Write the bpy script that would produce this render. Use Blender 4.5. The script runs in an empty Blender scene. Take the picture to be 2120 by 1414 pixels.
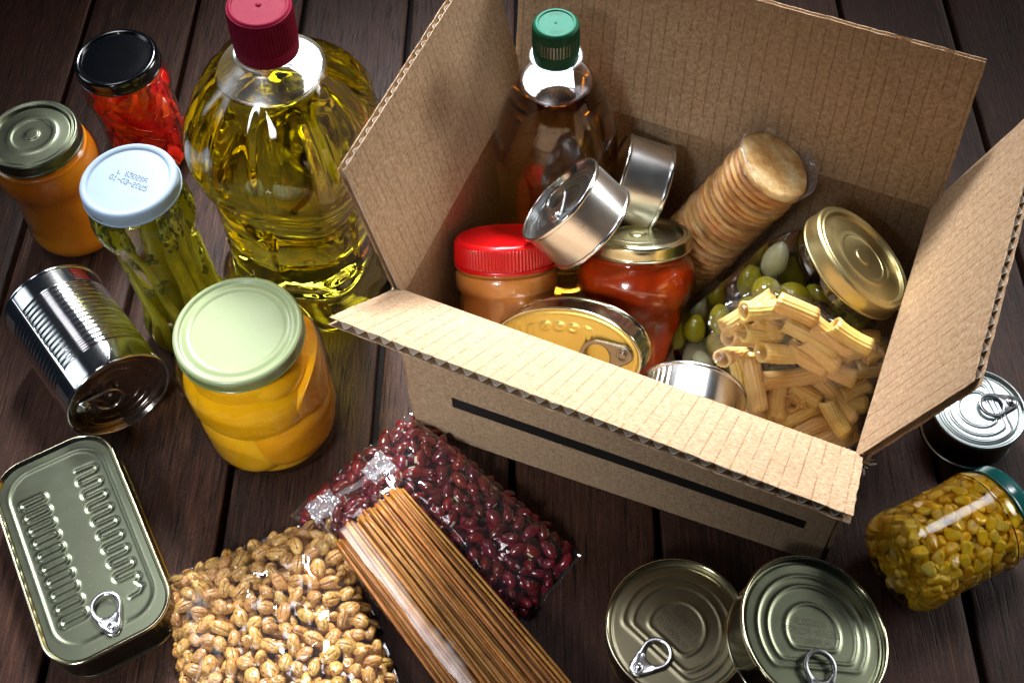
import bpy, math, random
import numpy as np
from mathutils import Vector, Matrix, Quaternion, noise
random.seed(7); RN = np.random.RandomState(7)
S = 0.01                                    # everything below is written in centimetres
PI = math.pi
C = bpy.context.scene.collection
sc = bpy.context.scene

# ------------------------------------------------------------------ camera, world, lights
def cam_basis(pitch, yaw, roll):
    cp, sp, cy, sy = math.cos(pitch), math.sin(pitch), math.cos(yaw), math.sin(yaw)
    fw = Vector((sy*cp, cy*cp, -sp)); r = Vector((cy, -sy, 0)); u = r.cross(fw)
    cr, sr = math.cos(roll), math.sin(roll)
    return cr*r + sr*u, -sr*r + cr*u, fw
R_, U_, F_ = cam_basis(math.radians(56.972), math.radians(-3.5678), math.radians(-3.6486))
cd = bpy.data.cameras.new('camera'); cam = bpy.data.objects.new('camera', cd); C.objects.link(cam)
cd.sensor_width = 36; cd.lens = 36*2380.26/2120; cd.clip_start = 0.02; cd.clip_end = 60
m = Matrix((R_, U_, -F_)).transposed().to_4x4(); m.translation = Vector((0, 0, 72*S)); cam.matrix_world = m
sc.camera = cam

w = bpy.data.worlds.new('World'); sc.world = w; w.use_nodes = True
w.node_tree.nodes['Background'].inputs[0].default_value = (0.30, 0.42, 0.62, 1)
w.node_tree.nodes['Background'].inputs[1].default_value = 0.02
def softbox(name, loc, target, sx, sy, power, color, spread, along=None):
    l = bpy.data.lights.new(name, 'AREA'); l.shape = 'RECTANGLE'; l.size = sx*S; l.size_y = sy*S
    l.energy = power; l.color = color; l.spread = math.radians(spread)
    o = bpy.data.objects.new(name, l); C.objects.link(o); o.location = Vector(loc)*S
    d = (Vector(target)-Vector(loc)).normalized(); o.rotation_euler = d.to_track_quat('-Z', 'Y').to_euler()
    if along:
        y = (Vector(along)-d*Vector(along).dot(d)).normalized(); o.rotation_euler = Matrix((y.cross(-d), y, -d)).transposed().to_euler()
    return o
softbox('softbox_key', (-12, 140, 104), (-3, 43, 9), 50, 40, 3.7, (0.985, 0.985, 1.0), 29)
softbox('softbox_top', (-48, 72, 165), (-4, 42, 4), 56, 90, 0.40, (0.95, 0.94, 1.0), 22, (30, -34, 0))
softbox('softbox_back_right', (52, 130, 158), (18, 37, 10), 84, 58, 1.0, (0.95, 0.97, 1.0), 32)
softbox('softbox_front', (-52, -40, 92), (-14, 36, 4), 24, 30, 0.42, (0.94, 0.97, 1.0), 27)
softbox('softbox_right', (112, 96, 60), (-8, 50, 17), 110, 90, 1.8, (1.0, 0.98, 0.94), 26)
softbox('softbox_left', (-125, 52, 62), (-28, 44, 2), 100, 70, 0.30, (0.84, 0.92, 1.0), 34)
sc.view_settings.view_transform = 'Standard'; sc.view_settings.look = 'None'
sc.view_settings.exposure = 0; sc.view_settings.gamma = 1
sc.cycles.max_bounces = 14; sc.cycles.transparent_max_bounces = 40; sc.cycles.transmission_bounces = 12
sc.cycles.glossy_bounces = 6; sc.cycles.diffuse_bounces = 4; sc.cycles.sample_clamp_indirect = 6
sc.cycles.blur_glossy = 0.6; sc.cycles.use_denoising = True
sc.cycles.caustics_reflective = True; sc.cycles.caustics_refractive = True

# ------------------------------------------------------------------ materials
def hx(s):
    v = [int(s[i:i+2], 16)/255 for i in (0, 2, 4)]
    return tuple((c/12.92 if c <= .04045 else ((c+.055)/1.055)**2.4) for c in v) + (1,)
class NT:
    def __init__(s, name):
        s.m = bpy.data.materials.new(name); s.m.use_nodes = True; s.t = s.m.node_tree; s.t.nodes.clear()
        s.out = s.t.nodes.new('ShaderNodeOutputMaterial')
    def n(s, ty, **kw):
        nd = s.t.nodes.new('ShaderNode'+ty)
        for k, v in kw.items():
            if k.startswith('_'): setattr(nd, k[1:], v)
            else:
                key = int(k[1:]) if k[0] == 'i' and k[1:].isdigit() else k.replace('_', ' ')
                s.set(nd.inputs[key], v)
        return nd
    def set(s, inp, v):
        if isinstance(v, bpy.types.NodeSocket): s.t.links.new(v, inp)
        elif isinstance(v, bpy.types.Node): s.t.links.new(v.outputs[0], inp)
        else: inp.default_value = v
    def math(s, op, a, b=0.0, c=None, clamp=False):
        nd = s.t.nodes.new('ShaderNodeMath'); nd.operation = op; nd.use_clamp = clamp
        s.set(nd.inputs[0], a); s.set(nd.inputs[1], b)
        if c is not None: s.set(nd.inputs[2], c)
        return nd.outputs[0]
    def mix(s, f, a, b, mode='MIX'):
        nd = s.t.nodes.new('ShaderNodeMix'); nd.data_type = 'RGBA'; nd.blend_type = mode
        s.set(nd.inputs[0], f); s.set(nd.inputs[6], a); s.set(nd.inputs[7], b); return nd.outputs[2]
    def ramp(s, f, stops, interp='LINEAR'):
        nd = s.t.nodes.new('ShaderNodeValToRGB'); s.set(nd.inputs[0], f); e = nd.color_ramp; e.interpolation = interp
        while len(e.elements) < len(stops): e.elements.new(0.5)
        for el, (p, c) in zip(e.elements, stops): el.position = p; el.color = c if len(c) == 4 else (*c, 1)
        return nd.outputs[0]
    def noise(s, scale, detail=4, rough=.55, vec=None, dist=0, dim='3D', w=None):
        nd = s.t.nodes.new('ShaderNodeTexNoise'); nd.noise_dimensions = dim
        nd.inputs['Scale'].default_value = scale; nd.inputs['Detail'].default_value = detail
        nd.inputs['Roughness'].default_value = rough; nd.inputs['Distortion'].default_value = dist
        if vec is not None: s.set(nd.inputs['Vector'], vec)
        if w is not None: s.set(nd.inputs['W'], w)
        return nd.outputs[0]
    def obj(s): return s.t.nodes.new('ShaderNodeTexCoord').outputs['Object']
    def mapv(s, vec, scale=(1, 1, 1), loc=(0, 0, 0)):
        nd = s.t.nodes.new('ShaderNodeMapping'); s.set(nd.inputs[0], vec)
        nd.inputs['Scale'].default_value = scale
        if isinstance(loc, bpy.types.NodeSocket): s.set(nd.inputs['Location'], loc)
        else: nd.inputs['Location'].default_value = loc
        return nd.outputs[0]
    def rnd(s): return s.t.nodes.new('ShaderNodeObjectInfo').outputs['Random']
    def bump(s, h, strength=.3, dist=.001):
        nd = s.t.nodes.new('ShaderNodeBump'); nd.inputs['Strength'].default_value = strength
        nd.inputs['Distance'].default_value = dist; s.set(nd.inputs['Height'], h); return nd.outputs[0]
    def prin(s, **kw):
        nd = s.n('BsdfPrincipled', **kw); s.t.links.new(nd.outputs[0], s.out.inputs[0]); return nd
def plastic(name, col, rough=.35, coat=.2, bump=0.0, spec=.5, sss=0):
    t = NT(name); o = t.obj()
    n1 = t.noise(300, 3, .6, o)
    kw = dict(Base_Color=t.mix(t.math('MULTIPLY', n1, .25), col, tuple(c*.7 for c in col[:3])+(1,)),
              Roughness=t.math('ADD', rough-.05, t.math('MULTIPLY', n1, .1)), Coat_Weight=coat, Coat_Roughness=.15)
    if bump: kw['Normal'] = t.bump(t.noise(1500, 2, .5, o), bump, .0003)
    nd = t.prin(**kw); nd.inputs['Specular IOR Level'].default_value = spec
    if sss: nd.inputs['Subsurface Weight'].default_value = sss; nd.inputs['Subsurface Radius'].default_value = (1, .3, .1); nd.inputs['Subsurface Scale'].default_value = .004
    return t.m
def metal(name, col, rough=.25, grain=0, dark=None, dust=0.0, waves=0.0):
    t = NT(name); o = t.obj()
    sm = t.noise(60, 5, .65, o); fine = t.noise(900, 2, .5, o)
    c = t.mix(t.math('MULTIPLY', sm, .45), col, dark or tuple(x*.72 for x in col[:3])+(1,))
    r = t.math('ADD', rough*.75, t.math('MULTIPLY', sm, rough*.5))
    sp = t.ramp(fine, [(0, (0, 0, 0)), (.69, (0, 0, 0)), (.75, (1, 1, 1))])
    c = t.mix(t.math('MULTIPLY', sp, dust), c, (.8, .8, .72, 1))
    scr = t.noise(30, 3, .7, t.mapv(o, (1, 1, 40)))
    h = t.math('ADD', t.math('MULTIPLY', fine, .3), t.math('MULTIPLY', sm, waves*14))
    h = t.math('ADD', h, t.math('MULTIPLY', scr, grain*2))
    t.prin(Base_Color=c, Metallic=1.0, Roughness=r, Normal=t.bump(h, .12, .0003)); return t.m
def schlick(t, f0=.04, normal=None):
    g = t.n('NewGeometry')
    d = t.n('VectorMath', _operation='DOT_PRODUCT', i0=g.outputs['Incoming'], i1=normal if normal is not None else g.outputs['Normal'])
    x = t.math('SUBTRACT', 1.0, t.math('ABSOLUTE', d.outputs['Value']), clamp=True)
    return x, t.math('ADD', f0, t.math('MULTIPLY', t.math('POWER', x, 5.0), 1-f0), clamp=True)
def shell(name, tint=(1, 1, 1, 1), f0=.045, rough=.015, edge=.55, wob=.04, wscale=40):
    """clear glass wall: see-through, mirror reflection by angle, darker where seen edge-on"""
    t = NT(name); o = t.obj(); nrm = t.bump(t.noise(wscale, 2, .5, o), wob, .002)
    x, f = schlick(t, f0)
    tc = t.mix(t.math('MULTIPLY', t.math('POWER', x, 2.5), edge), tint, tuple(c*c*.35 for c in tint[:3])+(1,))
    a = t.n('BsdfTransparent', Color=tc); b = t.n('BsdfGlossy', Color=(1, 1, 1, 1), Roughness=rough, Normal=nrm)
    mx = t.n('MixShader', i0=f, i1=a, i2=b); t.t.links.new(mx.outputs[0], t.out.inputs[0]); return t.m
def film(name, wr=1.0, scale=28, f0=.09, haze=.0, seed=0):
    """thin crinkled cellophane"""
    t = NT(name); o = t.mapv(t.obj(), (1, 1, 1), (seed, seed*.7, 0))
    big = t.noise(scale*.8, 2, .5, o, 1.2); fine = t.noise(scale*5, 2, .5, t.mapv(o, (1, .3, 1)), 1.5)
    cre = t.noise(scale*.9, 2, .5, t.mapv(o, (1, .38, 1), (3, 1, 0)), 1.8)
    cre = t.math('MINIMUM', t.math('ABSOLUTE', t.math('SUBTRACT', cre, .5)), .07)
    h = t.math('ADD', t.math('MULTIPLY', big, 1.0), t.math('ADD', t.math('MULTIPLY', fine, .03), t.math('MULTIPLY', cre, 1.6)))
    nrm = t.bump(h, .55*wr, .006)
    x, f = schlick(t, f0, nrm)
    a = t.n('BsdfTransparent', Color=(.95, .95, .955, 1)); b = t.n('BsdfGlossy', Color=(1, 1, 1, 1), Roughness=.04, Normal=nrm)
    mx = t.n('MixShader', i0=f, i1=a, i2=b)
    if haze:
        df = t.n('BsdfDiffuse', Color=(.85, .88, .95, 1)); mx = t.n('MixShader', i0=haze, i1=mx, i2=df)
    t.t.links.new(mx.outputs[0], t.out.inputs[0]); return t.m
def liquid(name, dens_col, dens, ior=1.42, wob=0):
    t = NT(name)
    kw = dict(Color=(1, 1, 1, 1), Roughness=0.0, IOR=ior)
    if wob: kw['Normal'] = t.bump(t.noise(22, 2, .4, t.obj()), wob, .01)
    g = t.n('BsdfGlass', **kw); a = t.n('VolumeAbsorption', Color=dens_col, Density=dens)
    t.t.links.new(g.outputs[0], t.out.inputs[0]); t.t.links.new(a.outputs[0], t.out.inputs['Volume']); return t.m
def food(name, cols, scale=60, rough=.35, coat=.3, sss=0.0, bump=.3, bscale=200, var=.25, dist=0, spec=.5):
    """cols: stops dark->light, mottled by noise, each piece a little lighter or darker"""
    t = NT(name); o = t.obj(); r = t.rnd()
    sh = t.n('CombineXYZ', X=t.math('MULTIPLY', r, 37.0), Y=t.math('MULTIPLY', r, 11.0))
    v = t.mapv(o, (1, 1, 1), sh.outputs[0])
    n1 = t.noise(scale, 5, .6, v, dist)
    k = len(cols); c = t.ramp(n1, [(.3+.4*i/max(1, k-1), x) for i, x in enumerate(cols)])
    hs = t.n('HueSaturation', Hue=t.math('ADD', .5-.012, t.math('MULTIPLY', t.math('FRACT', t.math('MULTIPLY', r, 7.3)), .024)),
             Saturation=1.0, Value=t.math('ADD', 1-var*.6, t.math('MULTIPLY', r, var*1.2)), Color=c)
    nd = t.prin(Base_Color=hs.outputs[0], Roughness=rough, Coat_Weight=coat, Coat_Roughness=.12,
                Normal=t.bump(t.noise(bscale, 3, .6, v), bump, .0006))
    nd.inputs['Specular IOR Level'].default_value = spec
    if sss:
        nd.inputs['Subsurface Weight'].default_value = sss; nd.inputs['Subsurface Scale'].default_value = .012 if sss > .45 else .004
        nd.inputs['Subsurface Radius'].default_value = (1, .72, .25)
    return t.m

def wood_mat():
    t = NT('stained_wood'); o = t.obj(); r = t.rnd()
    off = t.n('CombineXYZ', X=t.math('MULTIPLY', r, 3.1), Y=t.math('MULTIPLY', r, 9.7), Z=t.math('MULTIPLY', r, 5.3)).outputs[0]
    v = t.n('VectorMath', _operation='ADD', i0=o, i1=off).outputs[0]
    # annual rings cut lengthwise: long cathedral arches and streaks
    warp = t.noise(5.5, 2, .5, t.mapv(v, (1, .22, 1)))
    warp2 = t.noise(22, 3, .5, t.mapv(v, (1, .12, 1)))
    sx = t.n('SeparateXYZ', i0=v)
    ring = t.math('ADD', t.math('MULTIPLY', warp, 9.5), t.math('ADD', t.math('MULTIPLY', sx.outputs[0], 36.0), t.math('MULTIPLY', warp2, 1.1)))
    saw = t.math('FRACT', ring)
    rings = t.ramp(saw, [(0, (.12,)*3), (.15, (.6,)*3), (.62, (1,)*3), (.9, (.35,)*3), (1, (.12,)*3)])
    fib = t.noise(420, 6, .75, t.mapv(v, (1, .035, 1)))
    fib2 = t.noise(700, 3, .7, t.mapv(v, (1, .05, 1)))
    pores = t.ramp(t.noise(520, 2, .5, t.mapv(v, (1, .06, 1))), [(0, (0,)*3), (.3, (0,)*3), (.4, (1,)*3)])
    patch = t.noise(9, 3, .6, t.mapv(v, (1, .35, 1)))
    base = t.mix(rings, hx('20120d'), hx('553528'))
    base = t.mix(t.ramp(patch, [(.38, (0,)*3), (.60, (1,)*3)]), base, t.mix(.6, base, hx('7a4a38')))
    base = t.mix(t.math('MULTIPLY', fib, .85), base, t.mix(.7, base, hx('160b08')))
    base = t.mix(t.ramp(fib2, [(.50, (0,)*3), (.66, (.65,)*3)]), base, hx('8c5c44'))
    base = t.mix(t.math('MULTIPLY', t.math('SUBTRACT', 1.0, pores), .85), base, hx('0a0504'))
    speck = t.noise(1100, 3, .8, t.mapv(v, (1, .5, 1)))
    base = t.mix(t.ramp(speck, [(.56, (0,)*3), (.70, (.55,)*3)]), base, hx('9c7660'))
    base = t.mix(t.ramp(speck, [(.30, (.6,)*3), (.42, (0,)*3)]), base, hx('0c0605'))
    scr_ = t.ramp(t.noise(60, 2, .6, t.mapv(v, (3, .10, 1)), .4), [(.70, (0,)*3), (.74, (.5,)*3)])
    base = t.mix(scr_, base, hx('a87c5c'))
    hs = t.n('HueSaturation', Hue=.5, Saturation=1.0, Value=t.math('ADD', .24, t.math('MULTIPLY', r, .22)), Color=base)
    h = t.math('ADD', t.math('MULTIPLY', rings, .5), t.math('ADD', t.math('MULTIPLY', fib, .9), t.math('MULTIPLY', pores, .5)))
    ro = t.math('ADD', .44, t.math('MULTIPLY', fib, .26))
    nd = t.prin(Base_Color=hs.outputs[0], Roughness=ro, Normal=t.bump(h, .55, .0011)); nd.inputs['Specular IOR Level'].default_value = .22
    return t.m

def kraft_mat(lines=True):
    t = NT('kraft_board' if lines else 'kraft_outside'); uv = t.n('UVMap').outputs[0]; o = t.obj(); s = t.n('SeparateXYZ', i0=uv)
    fib = t.noise(420, 5, .75, o); fib2 = t.noise(1400, 2, .6, o); cl = t.noise(34, 3, .6, o)
    c = t.ramp(fib, [(.33, hx('836a4e')), (.5, hx('a98e70')), (.66, hx('c4ac8e'))])
    blot = t.noise(9, 4, .65, o)
    c = t.mix(t.math('MULTIPLY', cl, .35), c, hx('9a7c60'))
    c = t.mix(t.ramp(blot, [(.4, (0,)*3), (.7, (.45,)*3)]), c, hx('a08468'))
    sp = t.ramp(fib2, [(.24, (1,)*3), (.30, (0,)*3)])
    c = t.mix(t.math('MULTIPLY', sp, .6), c, hx('5a3b22'))
    sp2 = t.ramp(t.noise(900, 1, .5, o), [(.70, (0,)*3), (.76, (1,)*3)])
    c = t.mix(t.math('MULTIPLY', sp2, .45), c, hx('efd9b8'))
    # scored dashes over the flutes, one per flute pitch (u in cm)
    u = t.math('ADD', s.outputs[0], t.math('MULTIPLY', t.math('SUBTRACT', cl, .5), .10))
    fr = t.math('FRACT', t.math('DIVIDE', u, .82)); dist = t.math('ABSOLUTE', t.math('SUBTRACT', fr, .5))
    idx = t.math('FLOOR', t.math('DIVIDE', u, .82))
    cv = t.n('CombineXYZ', X=t.math('MULTIPLY', idx, 3.7), Y=t.math('MULTIPLY', s.outputs[1], .9)).outputs[0]
    seg = t.ramp(t.noise(.75, 2, .6, cv), [(.38, (0,)*3), (.5, (1,)*3)])
    ln = t.math('MULTIPLY', t.ramp(dist, [(0, (1,)*3), (.028, (.9,)*3), (.06, (0,)*3)]), seg)
    c = t.mix(t.math('MULTIPLY', ln, .48 if lines else .0), c, hx('6d4a2b'))
    wash = t.math('COSINE', t.math('MULTIPLY', fr, 2*PI))
    h = t.math('ADD', t.math('MULTIPLY', wash, .03 if lines else .008), t.math('ADD', t.math('MULTIPLY', fib, .35), t.math('MULTIPLY', ln, -.5)))
    nd = t.prin(Base_Color=c, Roughness=.78, Normal=t.bump(h, .5, .0012)); nd.inputs['Specular IOR Level'].default_value = .25
    return t.m
M = dict(
 wood=wood_mat(), kraft=kraft_mat(), kraftout=kraft_mat(False), gap=plastic('gap_dark', hx('0a0605'), .9, 0),
 ink=plastic('black_print', hx('14110f'), .6, 0), flute=plastic('flute_paper', hx('b3a696'), .85, 0, bump=.5),
 dotink=plastic('grey_dot_ink', hx('10161e'), .6, 0), redink=plastic('brown_dot_ink', hx('3a120c'), .6, 0),
 silver=metal('tinplate', (.78, .79, .80, 1), .20, .5, dust=.25, waves=.1), silver_soft=metal('tinplate_soft', (.80, .80, .78, 1), .30, 1.0, dust=.3, waves=.2),
 chrome=metal('bright_tin', (.86, .88, .9, 1), .12, .2, dust=.3, waves=.12), tabsteel=metal('tab_metal', (.72, .73, .74, 1), .22),
 tabdark=metal('tab_bronze', (.34, .29, .22, 1), .30), tabgrey=metal('tab_grey', (.30, .31, .32, 1), .28),
 gold=metal('gold_lacquer', (.56, .47, .22, 1), .36, .4, dust=.5), goldpale=metal('pale_gold_lacquer', (.68, .66, .44, 1), .24, .4, dust=.5),
 olive=metal('olive_lacquer', (.17, .19, .13, 1), .34, .3, dust=.3), olive2=metal('gold_olive_lacquer', (.36, .33, .21, 1), .36, .3, dust=.3),
 darkside=metal('dark_lacquered_side', (.13, .115, .075, 1), .25, .3), goldrim=metal('rim_gold', (.75, .70, .48, 1), .16),
 tuna=metal('grey_can_top', (.42, .47, .47, 1), .30, .4, dust=.3), yellowlac=metal('yellow_lacquer', (.74, .58, .16, 1), .36, .2, dust=.2),
 brownin=metal('brown_can_end', (.40, .30, .24, 1), .26, .2, dust=.3),
 white=plastic('white_lid_enamel', hx('98abbf'), .5, .0, spec=.15), black=plastic('black_lid_enamel', hx('05070b'), .12, .8),
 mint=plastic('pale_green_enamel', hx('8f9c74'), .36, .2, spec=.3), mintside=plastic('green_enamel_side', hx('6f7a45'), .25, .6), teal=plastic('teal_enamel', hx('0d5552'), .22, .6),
 redlid=plastic('red_ribbed_plastic', hx('c4040a'), .30, .3, sss=.2), maroon=plastic('maroon_plastic', hx('6d0826'), .6, .0, bump=.1, spec=.08),
 green=plastic('green_plastic', hx('0d4029'), .5, 0, bump=.15, spec=.15), greentop=plastic('green_cap_top', hx('1f604e'), .6, 0, bump=.4, spec=.12),
 glass=shell('jar_glass', (.97, .985, .97, 1)), glass_warm=shell('jar_glass_peach', (.99, .90, .62, 1), edge=.7), glass_brine=shell('jar_glass_brine', (.90, .92, .60, 1), edge=.8),
 glass_red=shell('jar_glass_pepper', (.99, .78, .70, 1), edge=.6), glass_corn=shell('jar_glass_corn', (.94, .90, .55, 1), edge=.75),
 glass_olive=shell('jar_glass_olive', (.93, .94, .78, 1), edge=.7, f0=.08),
 pet=shell('bottle_wall', (.99, .99, .98, 1), f0=.045, wob=.05), petair=shell('bottle_neck_wall', (.92, .95, .98, 1), f0=.20, rough=.32, wob=.2, edge=.3),
 oil=liquid('golden_oil', (.99, .955, .01, 1), 20.0, wob=.10), oil2=liquid('amber_oil', (.95, .76, .22, 1), 15.0, wob=.05),
 film=film('cellophane', .5, 11, .05, .012), film2=film('cellophane_crisp', .8, 12, .055, .012, seed=3), filmflat=film('cellophane_flat', .12, 9, .035, seed=5), filmpasta=film('cellophane_pasta', .7, 12, .075, .006, seed=11), collar=film('cellophane_collar', 1.2, 22, .14, .06, seed=14), seal=film('sealed_film', 1.6, 34, .35, .16, seed=8),
 peach=food('peach_flesh', [hx('e0a80a'), hx('eebc18'), hx('f6cc34')], 26, .3, .5, .3, .12, 160, .08),
 jam=food('apricot_jam', [hx('c4720a'), hx('d9860e'), hx('e89a18')], 18, .25, .6, .6, .1, 60, .02),
 sauce=food('tomato_sauce', [hx('8a1403'), hx('b82806'), hx('d4380a')], 26, .22, .7, .05, .25, 90, .02, .8),
 peanut=food('peanut_butter', [hx('c07e30'), hx('d08e3c'), hx('dc9c4a')], 14, .3, .6, .05, .06, 60, .02),
 pepper=food('red_pepper', [hx('c01404'), hx('e83408'), hx('f86418')], 45, .25, .6, .1, .2, 150, .45),
 asp=food('asparagus_stalk', [hx('98981a'), hx('c2be2a'), hx('dcd858')], 40, .35, .4, .3, .3, 200, .35),
 asptip=food('asparagus_tip', [hx('4e5212'), hx('6c6e1c'), hx('8f8c34')], 120, .4, .3, .2, .5, 300, .3),
 brine=liquid('corn_brine', (1.0, .96, .55, 1), 1.2, 1.36), brinea=liquid('asparagus_brine', (.96, .97, .35, 1), 4.0, 1.36), brineo=liquid('olive_brine', (.88, .88, .5, 1), 3.5, 1.36), corn=food('sweetcorn_kernel', [hx('eaa808'), hx('f8c81a'), hx('fce27c')], 90, .25, .6, .08, .1, 200, .25),
 bean=food('kidney_bean', [hx('43080c'), hx('6a1218'), hx('84201f')], 40, .22, .6, 0, .08, 150, .5), hilum=plastic('bean_eye', hx('d8ccb0'), .5, 0),
 wheat=food('puffed_wheat', [hx('724214'), hx('b07c32'), hx('cfa660'), hx('aa7634'), hx('683a14')], 340, .38, .5, .0, .5, 500, .35), crease=plastic('kernel_crease', hx('8a5426'), .7, 0),
 spag=food('wholewheat_strand', [hx('7e4c16'), hx('a46c2a'), hx('ba8242')], 50, .45, .15, 0, .3, 900, .6),
 rig=food('rigatoni', [hx('deb25a'), hx('eac46e'), hx('f3d68c')], 40, .40, .25, .15, .25, 700, .10),
 cookie=food('cookie', [hx('ac6e2c'), hx('d8a05a'), hx('ecc68c')], 60, .7, 0, .0, .25, 350, .35),
 cookieface=food('cookie_face', [hx('b0702c'), hx('d4a060'), hx('ecd4a4')], 90, .75, 0, .1, .8, 260, .1),
 crumb=food('cookie_crumb', [hx('a8641c'), hx('c88838')], 300, .8, 0, 0, .5, 600, .3),
 ogreen=food('green_olive', [hx('66620a'), hx('868014'), hx('a0962a')], 30, .2, .7, .3, .08, 150, .35),
 obrown=food('brown_olive', [hx('2c1a12'), hx('4a2f22'), hx('5c4030')], 40, .2, .7, .1, .08, 150, .3),
 onion=food('pickled_onion', [hx('7f8062'), hx('a3a384'), hx('bcbb9c')], 30, .25, .6, .5, .15, 90, .2),
 herb=food('green_herb', [hx('2c3a06'), hx('4a5a0c'), hx('6e7a1a')], 150, .5, .2, .1, 1.0, 400, .2),
 leaf=food('bay_leaf', [hx('343c0e'), hx('4a5218')], 40, .5, .2, 0, .2, 200, .1),
 label=food('paper_label', [hx('8a4a0c'), hx('b8701a'), hx('c88a20')], 60, .5, .3, 0, .1, 300, .02), whitepaper=plastic('label_edge', hx('d8c0c8'), .5, 0),
)

# ------------------------------------------------------------------ builders
def mk(name, V, F, mat, smooth=True, uv=None):
    me = bpy.data.meshes.new(name); me.from_pydata([tuple(v) for v in (np.asarray(V, float)*S)], [], F); me.update()
    for mm in (mat if isinstance(mat, (list, tuple)) else [mat]): me.materials.append(mm)
    if smooth: me.polygons.foreach_set('use_smooth', [True]*len(me.polygons))
    if uv is not None:
        l = me.uv_layers.new(name='UVMap'); vi = np.zeros(len(me.loops), int); me.loops.foreach_get('vertex_index', vi)
        l.data.foreach_set('uv', np.asarray(uv, float)[vi].ravel())
    return me
def put(name, me, parent=None, loc=(0, 0, 0), rot=None, scale=None, stuff=False, kind=None):
    o = bpy.data.objects.new(name, me); C.objects.link(o); o.parent = parent; o.location = Vector(loc)*S
    if rot is not None:
        o.rotation_mode = 'QUATERNION'; o.rotation_quaternion = rot if isinstance(rot, Quaternion) else rot.to_quaternion()
    if scale is not None: o.scale = scale if hasattr(scale, '__len__') else (scale,)*3
    if stuff: o['kind'] = 'stuff'
    if kind: o['kind'] = kind
    return o
def add(name, V, F, mat, parent=None, smooth=True, uv=None, **kw): return put(name, mk(name, V, F, mat, smooth, uv), parent, **kw)
def thing(name, label, cat, loc=(0, 0, 0), axis=(0, 0, 1), spin=0, group=None):
    o = bpy.data.objects.new(name, None); C.objects.link(o); o.location = Vector(loc)*S; o.empty_display_size = .01
    o.rotation_mode = 'QUATERNION'
    a = Vector(axis).normalized()          # local z = axis; upright things keep world x, lying ones keep y upwards
    if abs(a.z) < .7: y = (Vector((0, 0, 1))-a*a.z).normalized(); x = y.cross(a)
    else: x = (Vector((1, 0, 0))-a*a.x).normalized(); y = a.cross(x)
    o.rotation_quaternion = Matrix((x, y, a)).transposed().to_quaternion() @ Quaternion((0, 0, 1), math.radians(spin))
    o['label'] = label; o['category'] = cat
    if group: o['group'] = group
    return o
def grid_faces(n, k, wrap=True, flip=False):
    """n rings of k vertices"""
    F = []
    for i in range(n-1):
        for j in range(k if wrap else k-1):
            a, b = i*k+j, i*k+(j+1) % k; f = (a, b, b+k, a+k); F.append(f[::-1] if flip else f)
    return F
def smoothprof(P, n=6):
    """Catmull-Rom through profile points; a point given twice stays sharp"""
    out = []; P = [tuple(p) for p in P]
    for i in range(len(P)-1):
        p1, p2 = P[i], P[i+1]
        if p1 == p2: continue
        p0 = P[i-1] if i > 0 else p1; p3 = P[i+2] if i+2 < len(P) else p2
        for j in range(n):
            t = j/n
            out.append(tuple(.5*((2*b)+(-a+c)*t+(2*a-5*b+4*c-d)*t*t+(-a+3*b-3*c+d)*t**3) for a, b, c, d in zip(p0, p1, p2, p3)))
    out.append(P[-1]); return [(max(r, 0.0), z) for r, z in out]
def lathe(prof, seg=72, rf=None, caps=(True, True)):
    V = []; th = np.linspace(0, 2*PI, seg, endpoint=False)
    for r, z in prof:
        for a in th:
            q = rf(r, z, a) if rf else r
            if isinstance(q, tuple): V.append((q[0]*math.cos(a), q[0]*math.sin(a), q[1]))
            else: V.append((q*math.cos(a), q*math.sin(a), z))
    F = grid_faces(len(prof), seg)
    if caps[0] and prof[0][0] > 1e-4: F.append(tuple(range(seg))[::-1])
    if caps[1] and prof[-1][0] > 1e-4: F.append(tuple(range((len(prof)-1)*seg, len(prof)*seg)))
    return V, F
def lat(name, prof, mat, parent, seg=72, rf=None, caps=(False, False), **kw):
    V, F = lathe(prof, seg, rf, caps); return add(name, V, F, mat, parent, **kw)
def sphere(rx, ry, rz, fn=None, nu=16, nv=10):
    V = []; 
    for i in range(nv+1):
        ph = PI*i/nv
        for j in range(nu):
            a = 2*PI*j/nu; p = Vector((math.sin(ph)*math.cos(a), math.sin(ph)*math.sin(a), math.cos(ph)))
            q = fn(p) if fn else p
            V.append((q[0]*rx, q[1]*ry, q[2]*rz))
    return V, grid_faces(nv+1, nu, flip=True)
def rq(tilt=PI):
    return Quaternion((0, 0, 1), random.uniform(0, 2*PI)) @ Quaternion((1, 0, 0), random.uniform(-tilt, tilt)) @ Quaternion((0, 1, 0), random.uniform(-tilt, tilt))
def join_copies(meshes, mats4):
    """one mesh out of many placed copies (for stuff); matrices in cm"""
    VV = []; FF = []; base = 0
    cache = {}
    for me, mt in zip(meshes, mats4):
        if me.name not in cache:
            co = np.zeros(len(me.vertices)*3); me.vertices.foreach_get('co', co)
            cache[me.name] = (co.reshape(-1, 3)/S, [tuple(p.vertices) for p in me.polygons])
        co, fs = cache[me.name]; A = np.array(mt)
        VV.append(co@A[:3, :3].T+A[:3, 3]); FF += [tuple(i+base for i in f) for f in fs]; base += len(co)
    return np.concatenate(VV), FF
def darts(n, sample, md, tries=4000):
    P = []
    for _ in range(tries):
        p = sample()
        if p is None: continue
        if all((p[0]-q[0])**2+(p[1]-q[1])**2+(p[2]-q[2])**2 > md*md for q in P): P.append(p)
        if len(P) >= n: break
    return P
def nz(x, y, z=0., s=1.): return noise.noise(Vector((x*s, y*s, z*s)))

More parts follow.
